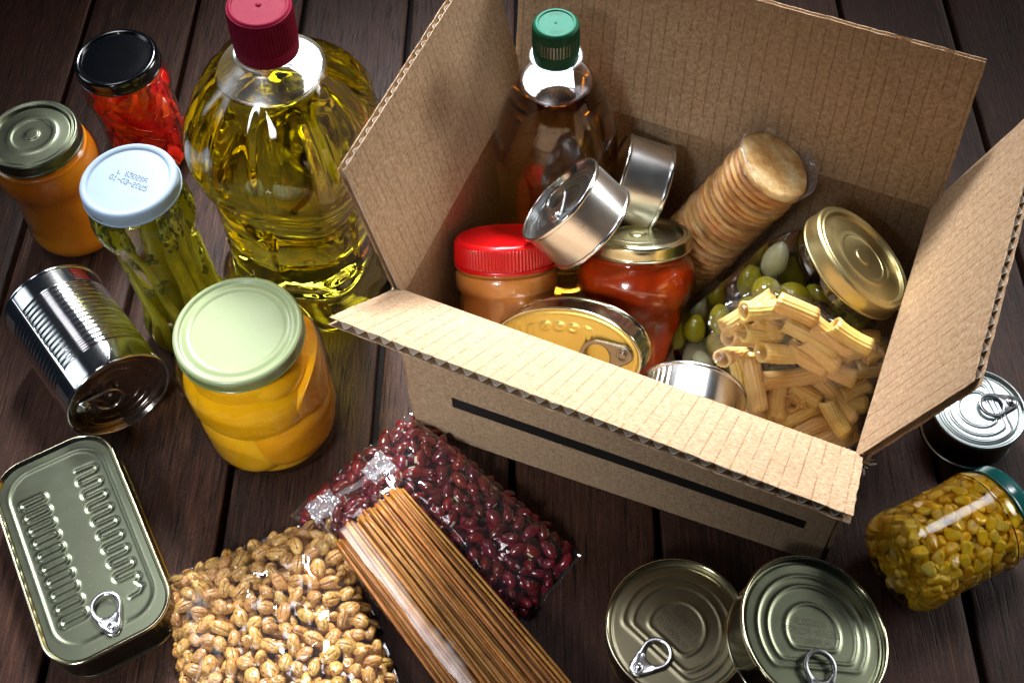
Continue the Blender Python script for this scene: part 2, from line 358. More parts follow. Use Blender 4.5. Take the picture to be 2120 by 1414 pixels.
# embossed end panels -------------------------------------------------------------
def disc_panel(name, R, h, mat, parent, z=0, nr=56, nt=144, **kw):
    V = []
    for i in range(nr+1):
        r = R*i/nr
        for j in range(nt):
            a = 2*PI*j/nt; x, y = r*math.cos(a), r*math.sin(a); V.append((x, y, z+h(x, y)))
    return add(name, V, grid_faces(nr+1, nt), mat, parent, **kw)
def ridge(d, w): 
    return math.exp(-(d/w)**2)
def rings_h(radii, amp=.05, w=.09, cut=None, ang=0):
    ca, sa = math.cos(math.radians(ang)), math.sin(math.radians(ang))
    def h(x, y):
        x, y = ca*x+sa*y, -sa*x+ca*y
        r = math.hypot(x, y); s = 0
        for rad in radii:
            d = r-rad
            if cut is not None:
                c = cut*rad; k = -(y)-c; 
                m_ = max(d, k); d = m_ if abs(d-k) > .25 else (max(d, k)+.25*(.25-abs(d-k))**2/.25)
            s = max(s, ridge(d, w))
        return amp*s
    return h
def pull_tab(parent, mat, loc, spin, size=1.0, tilt=4, lift=.08):
    cs = [(t/14, (0, -1.45*t/14), .98-(.98-.56)*t/14) for t in range(15)]
    def sdf(x, y): return min(math.hypot(x-c[0], y-c[1])-r for _, c, r in cs)
    n = 64; out = []
    for j in range(n):
        a = 2*PI*j/n; lo, hi = .3, 3.
        for _ in range(22):
            mid = (lo+hi)/2
            if sdf(mid*math.cos(a), mid*math.sin(a)) > 0: hi = mid
            else: lo = mid
        out.append(lo)
    rings = []
    for f, z in ((0, .0), (0, .10), (.15, .15), (.5, .10), (.85, .16), (1, .09), (1, 0), (.5, -.02), (0, 0)):
        rg = []
        for j in range(n):
            a = 2*PI*j/n; ri = .72 if True else 0; ro = out[j]
            wdt = ro-ri; d = f
            if wdt > .5:      # plate: keep narrow raised borders
                d = {.15: .08/wdt*1.4, .5: .5, .85: 1-.1/wdt*1.4}.get(f, f)
            r = ri+(ro-ri)*d; rg.append((r*math.cos(a), r*math.sin(a), z if not (f == .5 and wdt > .5 and z > 0) else .05))
        rings.append(rg)
    V = [v for rg in rings for v in rg]
    V = [tuple(c*size for c in v) for v in V]
    q = Quaternion((0, 0, 1), math.radians(spin)) @ Quaternion((1, 0, 0), math.radians(tilt))
    # pivot at rivet
    off = q @ Vector((0, 1.45*size, 0))
    o = add('pull_tab', V, grid_faces(len(rings), n), mat, parent, loc=(loc[0]+off.x, loc[1]+off.y, loc[2]+lift+off.z), rot=q)
    rv = smoothprof([(.36, .0), (.36, .1), (.36, .1), (.3, .14), (.22, .1), (.2, .16), (.1, .2), (0, .2)], 3)
    rv = [(a*size, b*size) for a, b in rv]
    lat('rivet', rv, mat, o, 24, loc=(0, -1.45*size, .04*size))
    return o
# 5x7 dot-matrix printing ----------------------------------------------------------
GL = {'0': '0E11111111110E', '1': '040C040404040E', '2': '0E11010E10101F', '3': '1F01010E01111F', '4': '02060A121F0202', '5': '1F101E0101111E', '6': '0E10101E11110E',
 '7': '1F010204040404', '8': '0E11110E11110E', '9': '0E11110F01010E', 'A': '0E11111F111111', 'L': '1010101010101F', 'D': '1E11111111111E', 'G': '0F10101311110F',
 'J': '0101010101110E', 'F': '1F10101E101010', 'P': '1E11111E101010', 'U': '1111111111110E', 'N': '11191515131111', 'M': '111B1515111111', '-': '0000001F000000',
 'K': '11121418141211', 'E': '1F10101E10101F', 'X': '11110A040A1111', 'T': '1F040404040404', ' ': '00000000000000', 'R': '1E11111E141211', 'B': '1E11111E11111E'}
def dots(lines, parent, mat, height=.45, z=0., place=None, dot=.32, slant=.15, loc=(0, 0, 0), rot=None, aspect=.62):
    """place(x,y)->(pos) maps the flat text onto a surface"""
    V = []; F = []; cell = height/7
    for li, ln in enumerate(lines):
        for ci, ch in enumerate(ln):
            g = GL.get(ch)
            if not g: continue
            for row in range(7):
                b = int(g[row*2:row*2+2], 16)
                for col in range(5):
                    if b >> (4-col) & 1:
                        y = -li*height*1.38-row*cell; x = (ci*6.2+col)*cell*aspect/.62*.78+y*-slant - len(ln)*3.1*cell*aspect/.62*.78
                        if random.random() < .05: continue
                        b0 = len(V)
                        for k in range(6):
                            px, py = x+cell*dot*math.cos(k*PI/3), y+cell*dot*math.sin(k*PI/3)
                            V.append(place(px, py) if place else (px, py, z))
                        F.append(tuple(range(b0, b0+6)))
    return add('printed_code', V, F, mat, parent, smooth=False, loc=loc, rot=rot)

# ------------------------------------------------------------------ table
tbl = bpy.data.objects.new('wooden_table', None); C.objects.link(tbl); tbl['kind'] = 'structure'
gaps = [-62.3, -52.5, -42.8, -32.7, -22.6, -12.7, -2.8, 7.04, 16.8, 26.5, 36.1, 46, 56, 66]
for i in range(len(gaps)-1):
    x0, x1 = gaps[i]+.24, gaps[i+1]-.24; y0, y1 = -20, 150
    prof = [(x0+.02, -2), (x0, -.18), (x0+.05, -.06), (x0+.16, 0)]
    xs = np.linspace(x0+.16, x1-.16, 14)[1:-1]
    prof += [(x, -.0) for x in xs] + [(x1-.16, 0), (x1-.05, -.06), (x1, -.18), (x1-.02, -2)]
    ys = np.linspace(y0, y1, 60); V = []; k = len(prof)
    cx = (x0+x1)/2
    for y in ys:
        for (x, z) in prof: V.append((x-cx+.04*nz(x0, y, 0, .12), y-60, z+(-.025*(1+nz(x, y, 1, .15)) if z > -.1 else 0)))
    add('plank', V, grid_faces(len(ys), k, False, flip=True), M['wood'], tbl, loc=(cx, 60, 0), kind=None)
add('table_underboard', [(-70, -30, -1.2), (75, -30, -1.2), (75, 160, -1.2), (-70, 160, -1.2)], [(0, 1, 2, 3)], M['gap'], tbl)

# ------------------------------------------------------------------ cardboard box
box = thing('cardboard_box', 'open brown cardboard box with four raised flaps, packed full of groceries', 'box')
A, B, Cc, D = [Vector(p) for p in ((-9.45, 40.63, 14.8), (16.95, 28.95, 14.8), (24.56, 46.89, 14.8), (-2.14, 59.02, 14.8))]
A0, B0 = Vector((-9.5, 39.9, .02)), Vector((17.5, 29.5, .02))
C0, D0 = Vector((24.9, 46.6, .02)), Vector((-2.2, 58.6, .02))
def panel(name, p00, p10, p11, p01, th, parent, nu=40, nv=20, wob=.0, bow=0, seed=0, ragged=0, flip=False):
    """p00-p10 hinge, p01-p11 far edge; th = thickness vector side (outer = +normal*th)"""
    n = (p10-p00).cross(p01-p00).normalized(); U = (p10-p00).length; Vv = (p01-p00).length
    VV = []; UV = []
    for s_ in (0, 1):
        for j in range(nv+1):
            for i in range(nu+1):
                u, v = i/nu, j/nv; p = (p00*(1-u)+p10*u)*(1-v)+(p01*(1-u)+p11*u)*v
                d = bow*math.sin(PI*u)*v + wob*nz(u*4+seed, v*3, seed)
                e = Vector((0, 0, 0))
                if ragged and (j == nv): e = (p01-p00).normalized()*ragged*nz(i*1.7, seed, s_*9)
                if ragged and (i in (0, nu)): e += (p10-p00).normalized()*ragged*nz(j*1.7, seed+3, s_*9)
                VV.append(p+n*(d+s_*th)+e); UV.append((u*U, v*Vv))
    k = nu+1; N = k*(nv+1); F = []
    for j in range(nv):
        for i in range(nu):
            a = j*k+i; F.append((a, a+k, a+k+1, a+1)); F.append((a+N, a+N+1, a+N+k+1, a+N+k))
    for i in range(nu): F.append((i, i+1, i+1+N, i+N)); a = nv*k+i; F.append((a, a+N, a+N+1, a+1))
    for j in range(nv): a = j*k; F.append((a, a+N, a+k+N, a+k)); a = j*k+nu; F.append((a, a+k, a+k+N, a+N))
    ob = add(name, VV, F, [M['kraft'], M['kraftout']], parent, uv=UV, smooth=False)
    for q in ob.data.polygons:
        if all((v < N) if flip else (v >= N) for v in q.vertices): q.material_index = 1
    return ob
up = Vector((0, 0, 1)); T = .42
# walls: inner face on the given line, outer face T away
panel('wall', A0, B0, B, A, T, box, seed=1); panel('wall', B0, C0, Cc, B, T, box, seed=2)
panel('wall', C0, D0, D, Cc, T, box, seed=3); panel('wall', D0, A0, A, D, T, box, seed=4)
panel('box_floor', A0+up*.1, D0+up*.1, C0+up*.1, B0+up*.1, .1, box, 4, 4)
def flap(h0, h1, f1, f0, label, seed, bow=0):
    """corrugated flap: inner liner, fluted medium, outer liner"""
    n = (h1-h0).cross(f0-h0).normalized()     # points to the inner (upper) side if hinge runs so
    inner = panel('flap', h0, h1, f1, f0, .045, box, 70, 16, 0, bow, seed, .09, True); inner['label'] = label
    hinge0, hinge1 = h0+n*T, h1+n*T
    o2 = panel('liner', hinge0, hinge1, f1+n*T, f0+n*T, .045, inner, 70, 16, 0, bow, seed, .09, True)
    U = (h1-h0).length; cnt = U/.82; nu = int(cnt*12); VV = []
    for s_ in (0, 1):
        for j in (0, 1):
            for i in range(nu+1):
                u = .008+.984*i/nu; v = .02+.965*j; p = (h0*(1-u)+h1*u)*(1-v)+(f0*(1-u)+f1*u)*v
                z = .045+(T-.09)*(.5-.5*math.cos(2*PI*u*cnt+.5*nz(u*20, seed)))
                d = bow*math.sin(PI*u)*v
                VV.append(p+n*(z+d+.035*s_*(1 if math.cos(0) else 0)))
    k = nu+1; F = []
    for i in range(nu):
        F.append((i, i+1, i+1+k, i+k)); F.append((2*k+i, 3*k+i, 3*k+i+1, 2*k+i+1)); F.append((k+i, k+i+1, 3*k+i+1, 3*k+i))
    add('fluting', VV, F, M['flute'], inner)
    return inner
def seg_(p, q, t): return p*(1-t)+q*t
# orientation chosen so that the cross product (hinge x reach) points OUT of the box: the inner liner is the visible side
flap(B, A, Vector((-12.0, 34.3, 21.0)), Vector((14.05, 22.55, 21.0)), 'front flap folded outwards, the brightest, with a torn corrugated edge', 11)
flap(A, D, Vector((-4.15, 60.1, 25.0)), Vector((-11.5, 41.8, 25.0)), 'left flap standing nearly upright', 12)
flap(Cc, B, Vector((20.15, 27.75, 24.9)), Vector((27.8, 45.8, 24.9)), 'right flap standing nearly upright and leaning out', 13)
flap(D, Cc, Vector((25.2, 49.75, 24.5)), Vector((-1.4, 61.9, 24.5)), 'back flap leaning away, in shade', 14)
# printed stripe on the front wall
fn = (B0-A0).cross(A-A0).normalized()
def onfront(u, z): 
    p = seg_(A0, B0, u); q = seg_(A, B, u); return seg_(p, q, z/14.8)+fn*(T+.012)
V = []; us = [.11, .945]
for i in range(41):
    u = us[0]+(us[1]-us[0])*i/40
    V += [onfront(u, 4.55+.03*nz(i*.9, 3)), onfront(u, 5.75+.03*nz(i*.9, 9))]
add('printed_stripe', V, [(2*i, 2*i+2, 2*i+3, 2*i+1) for i in range(40)], M['ink'], box, smooth=False)
# torn paper tufts at the corners
def tuft(p, seed, sc_=1.0):
    VV = []; F = []
    for k in range(16):
        a = Vector((random.uniform(-1, 1), random.uniform(-1, 1), random.uniform(-.3, 1))).normalized()
        b = Vector((random.uniform(-1, 1), random.uniform(-1, 1), random.uniform(-1, 1))).normalized()
        c0 = p+a*random.uniform(0, .25)*sc_; l = random.uniform(.15, .45)*sc_; wd = random.uniform(.05, .15)*sc_
        b0 = len(VV); VV += [c0, c0+b*wd, c0+a*l+b*wd*.7, c0+a*l*1.1]; F.append((b0, b0+1, b0+2, b0+3))
    add('torn_corner', VV, F, M['flute'], box, smooth=False)
for i, p in enumerate((A, B, Cc)): tuft(p+Vector((0, 0, -.1)), i, 1.3)

# ------------------------------------------------------------------ jar parts
def lid(parent, r, h, mat, style=0, z=0, side=None, name='lid'):
    """metal lug lid; z = height of its top edge"""
    P = {0: [(r-.12, -h), (r, -h+.02), (r+.03, -h+.12), (r-.03, -h+.22), (r-.04, -.30), (r-.07, -.12), (r-.22, 0), (r-.38, -.02), (r-.5, -.14), (r-.62, -.15), (r-.85, -.06), (r-1.0, -.05), (r-1.2, -.12), (r-1.3, -.13), (r*.3, -.12), (0, -.12)],
         1: [(r-.12, -h), (r, -h+.02), (r+.03, -h+.12), (r-.03, -h+.22), (r-.04, -.30), (r-.07, -.12), (r-.2, 0), (r-.32, -.04), (r-.4, -.06), (r-.48, -.0), (r-.58, -.04), (r-.7, -.22), (r-.78, -.22), (r*.58, -.17), (r*.52, -.12), (r*.44, -.12), (r*.4, -.17), (r*.18, -.17), (r*.13, -.09), (0, -.07)],
         2: [(r-.12, -h), (r, -h+.02), (r+.02, -h+.12), (r-.04, -h+.22), (r-.05, -.34), (r-.12, -.12), (r-.3, 0), (r-.5, -.05), (r-.62, -.16), (r-.75, -.17), (r*.5, -.13), (0, -.12)]}[style]
    pr = smoothprof([(a, b+z) for a, b in P], 5)
    mats = [mat, side or mat]
    def rf(rr, zz, a):
        if zz < z-.3 and rr > r-.3: return rr+.035*max(0, math.cos(4*a))**6*(1 if zz > z-h+.25 else .3)
        return rr
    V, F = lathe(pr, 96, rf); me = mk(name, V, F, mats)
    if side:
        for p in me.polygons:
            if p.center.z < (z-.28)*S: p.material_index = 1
    # inside of the lid
    o = put(name, me, parent)
    return o
def clampr(V, R, z0=None, z1=None):
    out = []
    for x, y, z in V:
        r = math.hypot(x, y)
        if r > R: x, y = x*R/r, y*R/r
        if z0 is not None: z = min(max(z, z0), z1)
        out.append((x, y, z))
    return out

# --- peach jar
j = thing('peach_jar', 'squat glass jar of yellow peach halves with a plain pale green lid', 'jar', (-19.67, 39.72, .05))
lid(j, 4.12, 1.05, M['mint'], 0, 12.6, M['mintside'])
gp = smoothprof([(0, .15), (3.2, .1), (4.0, .25), (4.5, .9), (4.75, 2.2), (4.88, 5), (4.9, 8), (4.82, 9.4), (4.5, 10.4), (3.95, 11.1), (3.75, 11.4), (3.75, 12.3)], 6)
lat('glass', gp, M['glass_warm'], j, 96)
def half_peach(seed, R=2.6):
    def f(p):
        k = 1+.05*nz(p.x*1.5, p.y*1.5, seed)
        z = p.z if p.z > 0 else p.z*.15-.12*(1-min(1, (p.x**2+p.y**2)))*1.5
        return (p.x*k, p.y*k, z*k)
    return sphere(R, R*.95, R*.8, f, 40, 24)
def place_clamped(name, Vl, Fl, mat, parent, loc, q, R, z0, z1, **kw):
    V = [q @ Vector(v)+Vector(loc) for v in Vl]
    return add(name, clampr([tuple(v) for v in V], R, z0, z1), Fl, mat, parent, **kw)
for i, (a, z, rr, tx) in enumerate([(-125, 3.3, 1.6, 0), (-38, 3.7, 1.6, .1), (50, 3.2, 1.6, 0), (140, 3.3, 1.6, 0), (-88, 7.4, 1.4, .12), (8, 7.6, 2.2, 1.0), (95, 7.2, 1.5, 0), (185, 7.4, 1.5, -.2), (-150, 9.6, 1.4, .3), (-35, 9.9, 1.6, -.4)]):
    an = math.radians(a); V, F = half_peach(i*3.1, 3.7 if z < 9.1 else 2.6)
    q = Vector((math.cos(an), math.sin(an), .25)).to_track_quat('Z', 'Y') @ Quaternion((1, 0, 0), tx)
    place_clamped('peach_half', V, F, M['peach'], j, ((rr+.3)*math.cos(an), (rr+.3)*math.sin(an), z), q, 4.62, .5, 11.0)
V, F = lathe(smoothprof([(0, .4), (3.4, .45), (4.0, 1.4), (4.0, 8), (3.8, 10), (3.3, 10.9), (0, 10.95)], 4), 48); add('syrup', V, F, M['peach'], j)

# --- asparagus jar
j = thing('asparagus_jar', 'tall waisted glass jar of green asparagus spears with a white lid stamped with a date', 'jar', (-27.03, 48.66, .05))
lo = lid(j, 3.22, 1.05, M['white'], 2, 16.65)
rotm = Quaternion((0, 0, 1), math.radians(-30))
dots(['L 650286', '01-03-2025'], j, M['dotink'], .42, 0, dot=.45, loc=(.35, .45, 16.55), rot=Quaternion((0, 0, 1), math.radians(-24)), slant=.1)
for k in range(9):   # smudged blue marking on the skirt
    a = math.radians(-128+k*1.6); add('blue_mark', [(3.2*math.cos(a+u), 3.2*math.sin(a+u), 15.9+v) for u, v in ((0, 0), (.02, random.uniform(-.05, .02)), (.03, .09), (.0, random.uniform(.05, .12)))], [(0, 1, 2, 3)], M['dotink'], j)
gl = smoothprof([(0, .2), (2.4, .1), (3.1, .3), (3.38, .9), (3.45, 1.9), (3.2, 3.0), (2.95, 4.0), (2.9, 6), (2.9, 9), (2.95, 11), (3.2, 12.1), (3.42, 12.9), (3.45, 13.7), (3.25, 14.6), (3.0, 15.2), (2.95, 16.4)], 5)
V, F = lathe([(max(r-.02, 0), z) for r, z in gl if z < 15.4]+[(0, 15.4)], 96); add('brine', V, F, M['brinea'], j)
lat('glass', [(r, z) for r, z in gl if z >= 15.2], M['glass_brine'], j, 96)
def tube(P, rad, k=10, cap=True):
    V = []; n = len(P); P = [Vector(p) for p in P]
    up_ = Vector((.3, .1, 1)).normalized()
    for i, p in enumerate(P):
        t = (P[min(i+1, n-1)]-P[max(i-1, 0)]).normalized(); a = t.cross(Vector((1, .2, 0))).normalized(); b = t.cross(a)
        for jj in range(k):
            th = 2*PI*jj/k; r = rad(i/(n-1), th) if callable(rad) else rad
            V.append(p+a*math.cos(th)*r+b*math.sin(th)*r)
    F = grid_faces(n, k)
    if cap: F += [tuple(range(k))[::-1], tuple(range((n-1)*k, n*k))]
    return V, F
def inner_r(z): 
    return np.interp(z, [0, .9, 1.9, 3, 4, 9, 11, 12.1, 12.9, 13.7, 14.6, 15.2], [2.8, 3.2, 3.3, 3.0, 2.75, 2.7, 2.75, 3.0, 3.2, 3.25, 3.05, 2.8])
for k in range(24):
    a0 = 2*PI*k/17+random.uniform(-.1, .1); a1 = a0+random.uniform(-.5, .5)
    rr = 1.0 if k < 17 else .5; top = random.uniform(12.6, 14.6); rad0 = random.uniform(.36, .5)
    pts = []
    for i in range(26):
        t = i/25; z = .7+(top-.7)*t; a = a0+(a1-a0)*t+.1*nz(t*3, k); R_in = (inner_r(z)-.42)*rr
        pts.append((R_in*math.cos(a)+.08*nz(t*4, k, 5), R_in*math.sin(a), z))
    def rad(t, th, k=k, r0=rad0):
        r = r0*(1-.3*t)*(1+.05*math.sin(3*th+k))
        if abs(((t*5+k*.3) % 1)-.5) < .05 and t < .8: r *= 1.07
        return r
    V, F = tube(pts, rad, 12); s_ = add('spear', V, F, M['asp'], j)
    tip = Vector(pts[-1]); d = (tip-Vector(pts[-4])).normalized(); VV = []; FF = []
    for b in range(22):
        f = b/22; an = b*2.4; rb = .34*(1-f)+.07; c = Vector(pts[-1])-d*1.5+d*(2.1*f)+Vector((math.cos(an), math.sin(an), 0))*(rad0*.75*(1-f*.7))
        v, fc = sphere(.16*(1.2-f*.6), .13, .30*(1.2-f*.5), None, 6, 5); bb = len(VV)
        q = (d+Vector((math.cos(an), math.sin(an), 0))*.35).to_track_quat('Z', 'Y')
        VV += [q @ Vector(x)+c for x in v]; FF += [tuple(i_+bb for i_ in f_) for f_ in fc]
    add('tip', VV, FF, M['asptip'], s_)
for k in range(9):     # loose broken tips half way down, at the glass
    a = math.radians(random.uniform(-150, 20)); z = random.uniform(7, 12); VV = []; FF = []; R_in = inner_r(z)-.25
    for b in range(12):
        v, fc = sphere(.2, .15, .26, None, 7, 5); q = rq(); bb = len(VV)
        c = Vector((R_in*math.cos(a), R_in*math.sin(a), z))+Vector((random.uniform(-.3, .3), random.uniform(-.3, .3), random.uniform(-.6, .6)))
        VV += [q @ Vector(x)+c for x in v]; FF += [tuple(i_+bb for i_ in f_) for f_ in fc]
    add('loose_tip', clampr(VV, R_in+.2), FF, M['asptip'], j)

# --- red pepper jar
j = thing('pepper_jar', 'glass jar of red pepper strips with a glossy black lid', 'jar', (-33.38, 66.47, .05))
lid(j, 3.28, 1.1, M['black'], 2, 10.55)
gl = smoothprof([(0, .2), (2.6, .1), (3.2, .25), (3.5, .8), (3.55, 1.5), (3.3, 2.4), (3.2, 3.2), (3.2, 6.0), (3.3, 6.8), (3.45, 7.3), (3.42, 8), (3.2, 8.8), (3.0, 9.4), (3.0, 10.3)], 5)
lat('glass', gl, M['glass_red'], j, 96)
def strip(L, W, curl, seed, th=.12):
    V = []; nu, nv = 12, 5
    for s_ in (0, 1):
        for i in range(nu):
            for jj in range(nv):
                u = (i/(nu-1)-.5); v = (jj/(nv-1)-.5); a = u*curl
                x = math.sin(a)*L/curl; z = -(1-math.cos(a))*L/curl
                V.append((x+.1*nz(v*3, seed), v*W*(1+.3*nz(u*3, seed, 2)), z+.12*nz(u*2, v*2, seed)+(th if s_ else 0)))
    F = []
    N = nu*nv
    for i in range(nu-1):
        for jj in range(nv-1):
            a = i*nv+jj; F.append((a, a+1, a+nv+1, a+nv)); F.append((a+N, a+N+nv, a+N+nv+1, a+N+1))
    for i in range(nu-1):
        for e in (0, nv-1): a = i*nv+e; F.append((a, a+nv, a+nv+N, a+N))
    for jj in range(nv-1):
        for e in (0, nu-1): a = e*nv+jj; F.append((a, a+1, a+1+N, a+N))
    return V, F
pr_ = lambda z: np.interp(z, [0, .8, 1.5, 2.4, 3.2, 6, 7.3, 8, 9], [2.9, 3.2, 3.3, 3.1, 3.0, 3.0, 3.2, 3.2, 2.9])
for k in range(150):
    a = random.uniform(0, 2*PI); z = random.uniform(.6, 9.2); R_in = pr_(z)-random.choice([.15, .3, .5, .9])
    V, F = strip(random.uniform(1.2, 2.3), random.uniform(.5, 1.1), random.uniform(.5, 1.6), k)
    q = Vector((math.cos(a), math.sin(a), random.uniform(-.3, .3))).to_track_quat('Z', 'Y') @ Quaternion((0, 0, 1), random.uniform(0, 2*PI)) @ Quaternion((1, 0, 0), random.uniform(-.6, .6))
    place_clamped('pepper_strip', V, F, M['pepper'], j, (R_in*math.cos(a), R_in*math.sin(a), z), q, pr_(z)+.02, .3, 9.7)
V, F = lathe([(0, .4), (2.4, .4), (2.5, 9.4), (0, 9.4)], 32); add('brine', V, F, M['pepper'], j)

# --- apricot jam jar
j = thing('jam_jar', 'glass jar of orange jam with a dull olive gold lid, at the left edge', 'jar', (-37.8, 58.15, .05))
lid(j, 3.45, 1.05, M['olive'], 1, 11.0)
gl = smoothprof([(0, .2), (2.8, .1), (3.4, .3), (3.72, .9), (3.78, 1.6), (3.62, 2.3), (3.55, 3), (3.5, 5.6), (3.6, 6.6), (3.85, 7.5), (3.9, 8.3), (3.7, 9.2), (3.35, 9.8), (3.15, 10.2), (3.15, 10.7)], 5)
def jr(r, z, a):
    if z < .35 and r > 2.9: return r+.05*max(0, math.cos(a*34))
    return r+.02*math.sin(z*14) if .9 < z < 2.6 else r
lat('glass', gl, M['glass'], j, 144, jr)
lat('jam', [(r-.06, z) for r, z in smoothprof([(.07, .35), (2.8, .3), (3.4, .5), (3.66, 1.0), (3.7, 1.6), (3.56, 2.3), (3.5, 3), (3.45, 5.6), (3.54, 6.6), (3.78, 7.5), (3.82, 8.3), (3.6, 9.2), (3.25, 9.7), (.07, 9.7)], 4)], M['jam'], j, 72)

# ------------------------------------------------------------------ bottles
def bottle(b, prof, fill_z, rf, oilmat, wall, neckwall, seg=160, ny=None):
    pr = smoothprof(prof, 8)
    lo = [(r, z) for r, z in pr if z <= fill_z]; hi = [(r, z) for r, z in pr if z >= fill_z-.05]
    V, F = lathe([(r*.992, z+.02) for r, z in lo]+[(lo[-1][0]*.9, fill_z+.05), (0, fill_z+.02)], seg, rf)
    add('oil', V, F, oilmat, b)
    lat('bottle_wall', [(r+.015, z) for r, z in lo], wall, b, seg, rf)
    lat('neck', hi, neckwall, b, seg, rf)
b = thing('oil_bottle', 'big clear plastic bottle of golden cooking oil with a dark red screw cap', 'bottle', (-18.6, 53.6, .05), (.061, -.012, 1), 0)
SP = math.radians(12)
def oil_rf(r, z, a):
    if r < .5: return r
    aa = a+SP
    q = (abs(math.cos(aa))**3.4+abs(math.sin(aa))**3.4)**(-1/3.4)       # soft square section
    sq = min(1, max(0, (r-2.2)/2.5))
    k = 1+(q*.93-1)*sq*(.8 if z < 13 else .68)
    rr = r*k
    if 14.3 < z < 21.6:                                                  # shoulder flutes
        w_ = math.sin(PI*(z-14.3)/7.3)**.7; rr -= .34*w_*(max(0, math.cos(aa*9+.6))**3)*(min(1, r/4))
    if 3.4 < z < 12.6:
        ph = (aa % (2*PI)); side = math.cos(aa-math.radians(200))
        if side > .25:                                                   # slanted grip ribs on one side
            rr -= .30*max(0, math.sin(z*2.6+aa*5.0))**2*min(1, (side-.25)*2.2)*min(1, (z-3.4)/1.2, (12.6-z)/1.2)
        s2 = math.cos(aa-math.radians(302))
        if s2 > .8: rr -= .22*min(1, (s2-.8)/.05)*min(1, (z-4.4)/.4 if z > 4.4 else 0, (11.6-z)/.4 if z < 11.6 else 0)  # label panel
        d = math.hypot(((aa-math.radians(318)+PI) % (2*PI)-PI)*5.4, (z-5.0)*1.5)
        rr += .35*math.exp(-(d/1.3)**2)-.2*math.exp(-(d/.5)**2)
    if z < 3.2: rr += .12*math.sin(aa*12+z*1.5)*min(1, z/1.0)*min(1, (3.4-z))
    if 12.3 < z < 14.2: rr += .10*math.sin((z-12.3)*6.6)
    return rr
bottle(b, [(0, .9), (2.2, .8), (4.3, .35), (5.4, .1), (6.2, .35), (6.5, 1.2), (6.4, 2.2), (5.9, 3.1), (5.5, 3.8), (5.4, 6), (5.4, 9), (5.5, 11.8), (5.75, 12.8), (6.15, 14.2), (6.45, 15.6), (6.4, 17.0), (5.95, 18.5), (5.1, 19.9), (4.0, 21.0), (2.9, 21.9), (2.2, 22.4), (1.85, 22.8), (1.8, 23.6), (1.8, 25.9)],
       21.5, oil_rf, M['oil'], M['pet'], M['petair'])
def ribcap(b, r, h, z, mat, topmat, n=90, ring=.75, name='screw_cap', plain=0.0, sink=.06):
    """closure: knurled skirt, plain tamper ring below; z = top"""
    P = [(r-.02, z-h), (r, z-h+.02), (r+.01, z-h+ring), (r-.05, z-h+ring+.03), (r-.05, z-h+ring+.03), (r-.02, z-h+ring+.12), (r-.04, z-.35), (r-.10, z-.12), (r-.24, z), (r-.36, z-.01), (r-.40, z-sink), (r*.3, z-sink), (0, z-sink)]
    pr = smoothprof(P, 4)
    def rf(rr, zz, a):
        if zz > z-h+ring+.08 and zz < z-.2 and rr > r*.8: return rr+.05*(1 if math.cos(n*a+.5) > 0 else -.5)
        return rr
    V, F = lathe(pr, n*4, rf); me = mk(name, V, F, [mat, topmat])
    for p in me.polygons:
        if p.center.z > (z-sink-.03)*S and math.hypot(p.center.x, p.center.y) < (r-.22)*S: p.material_index = 1
    return put(name, me, b)
c_ = ribcap(b, 1.98, 3.3, 26.6, M['maroon'], M['maroon'], 60)
lat('cap_dimple', smoothprof([(.0, 26.62), (.08, 26.64), (.14, 26.58), (.2, 26.545)], 3), M['maroon'], b, 24)
lat('neck_ring', smoothprof([(1.8, 22.95), (2.12, 23.0), (2.14, 23.1), (1.8, 23.2)], 3), M['petair'], b, 72)

b = thing('olive_oil_bottle', 'bottle of amber oil with a green cap standing in the box', 'bottle', (.5, 52.9, .35))
bottle(b, [(0, .7), (2.4, .5), (3.6, .1), (4.0, .5), (4.05, 1.6), (4.0, 3), (4.05, 6), (4.1, 10), (4.15, 13.6), (4.05, 15.2), (3.75, 16.8), (3.25, 18.3), (2.6, 19.6), (1.95, 20.5), (1.6, 21.2), (1.42, 21.7), (1.4, 22.6), (1.4, 24)],
       20.1, None, M['oil2'], M['pet'], M['petair'], 120)
ribcap(b, 1.42, 2.55, 24.75, M['green'], M['greentop'], 44, .8)
lat('neck_ring', smoothprof([(1.3, 22.05), (1.62, 22.1), (1.64, 22.2), (1.3, 22.25)], 3), M['petair'], b, 72)
def arcarrow(a0, a1, r, z, parent):
    V = []; F = []; n = 14
    outer = [(r+.07, a0+(a1-a0)*i/n) for i in range(n+1)]; inner_ = [(r-.07, a0+(a1-a0)*i/n) for i in range(n+1)]
    path = outer+[(r+.14, a1), (r, a1+(a1-a0)*.16), (r-.14, a1)]+inner_[::-1]+[outer[0]]
    for i in range(len(path)):
        rr, a = path[i]; V += [((rr)*math.cos(a), rr*math.sin(a), z), ((rr-.022)*math.cos(a), (rr-.022)*math.sin(a), z)]
    add('arrow_mark', V, [(2*i, 2*i+2, 2*i+3, 2*i+1) for i in range(len(path)-1)], M['green'], parent, smooth=False)
arcarrow(math.radians(62), math.radians(118), .82, 24.70, b); arcarrow(math.radians(242), math.radians(298), .82, 24.70, b)
lat('cap_groove', [(1.05, 24.70), (1.07, 24.70)], M['green'], b, 60); lat('cap_dot', smoothprof([(.09, 24.69), (.08, 24.72), (.05, 24.69), (0, 24.68)], 2), M['green'], b, 16)

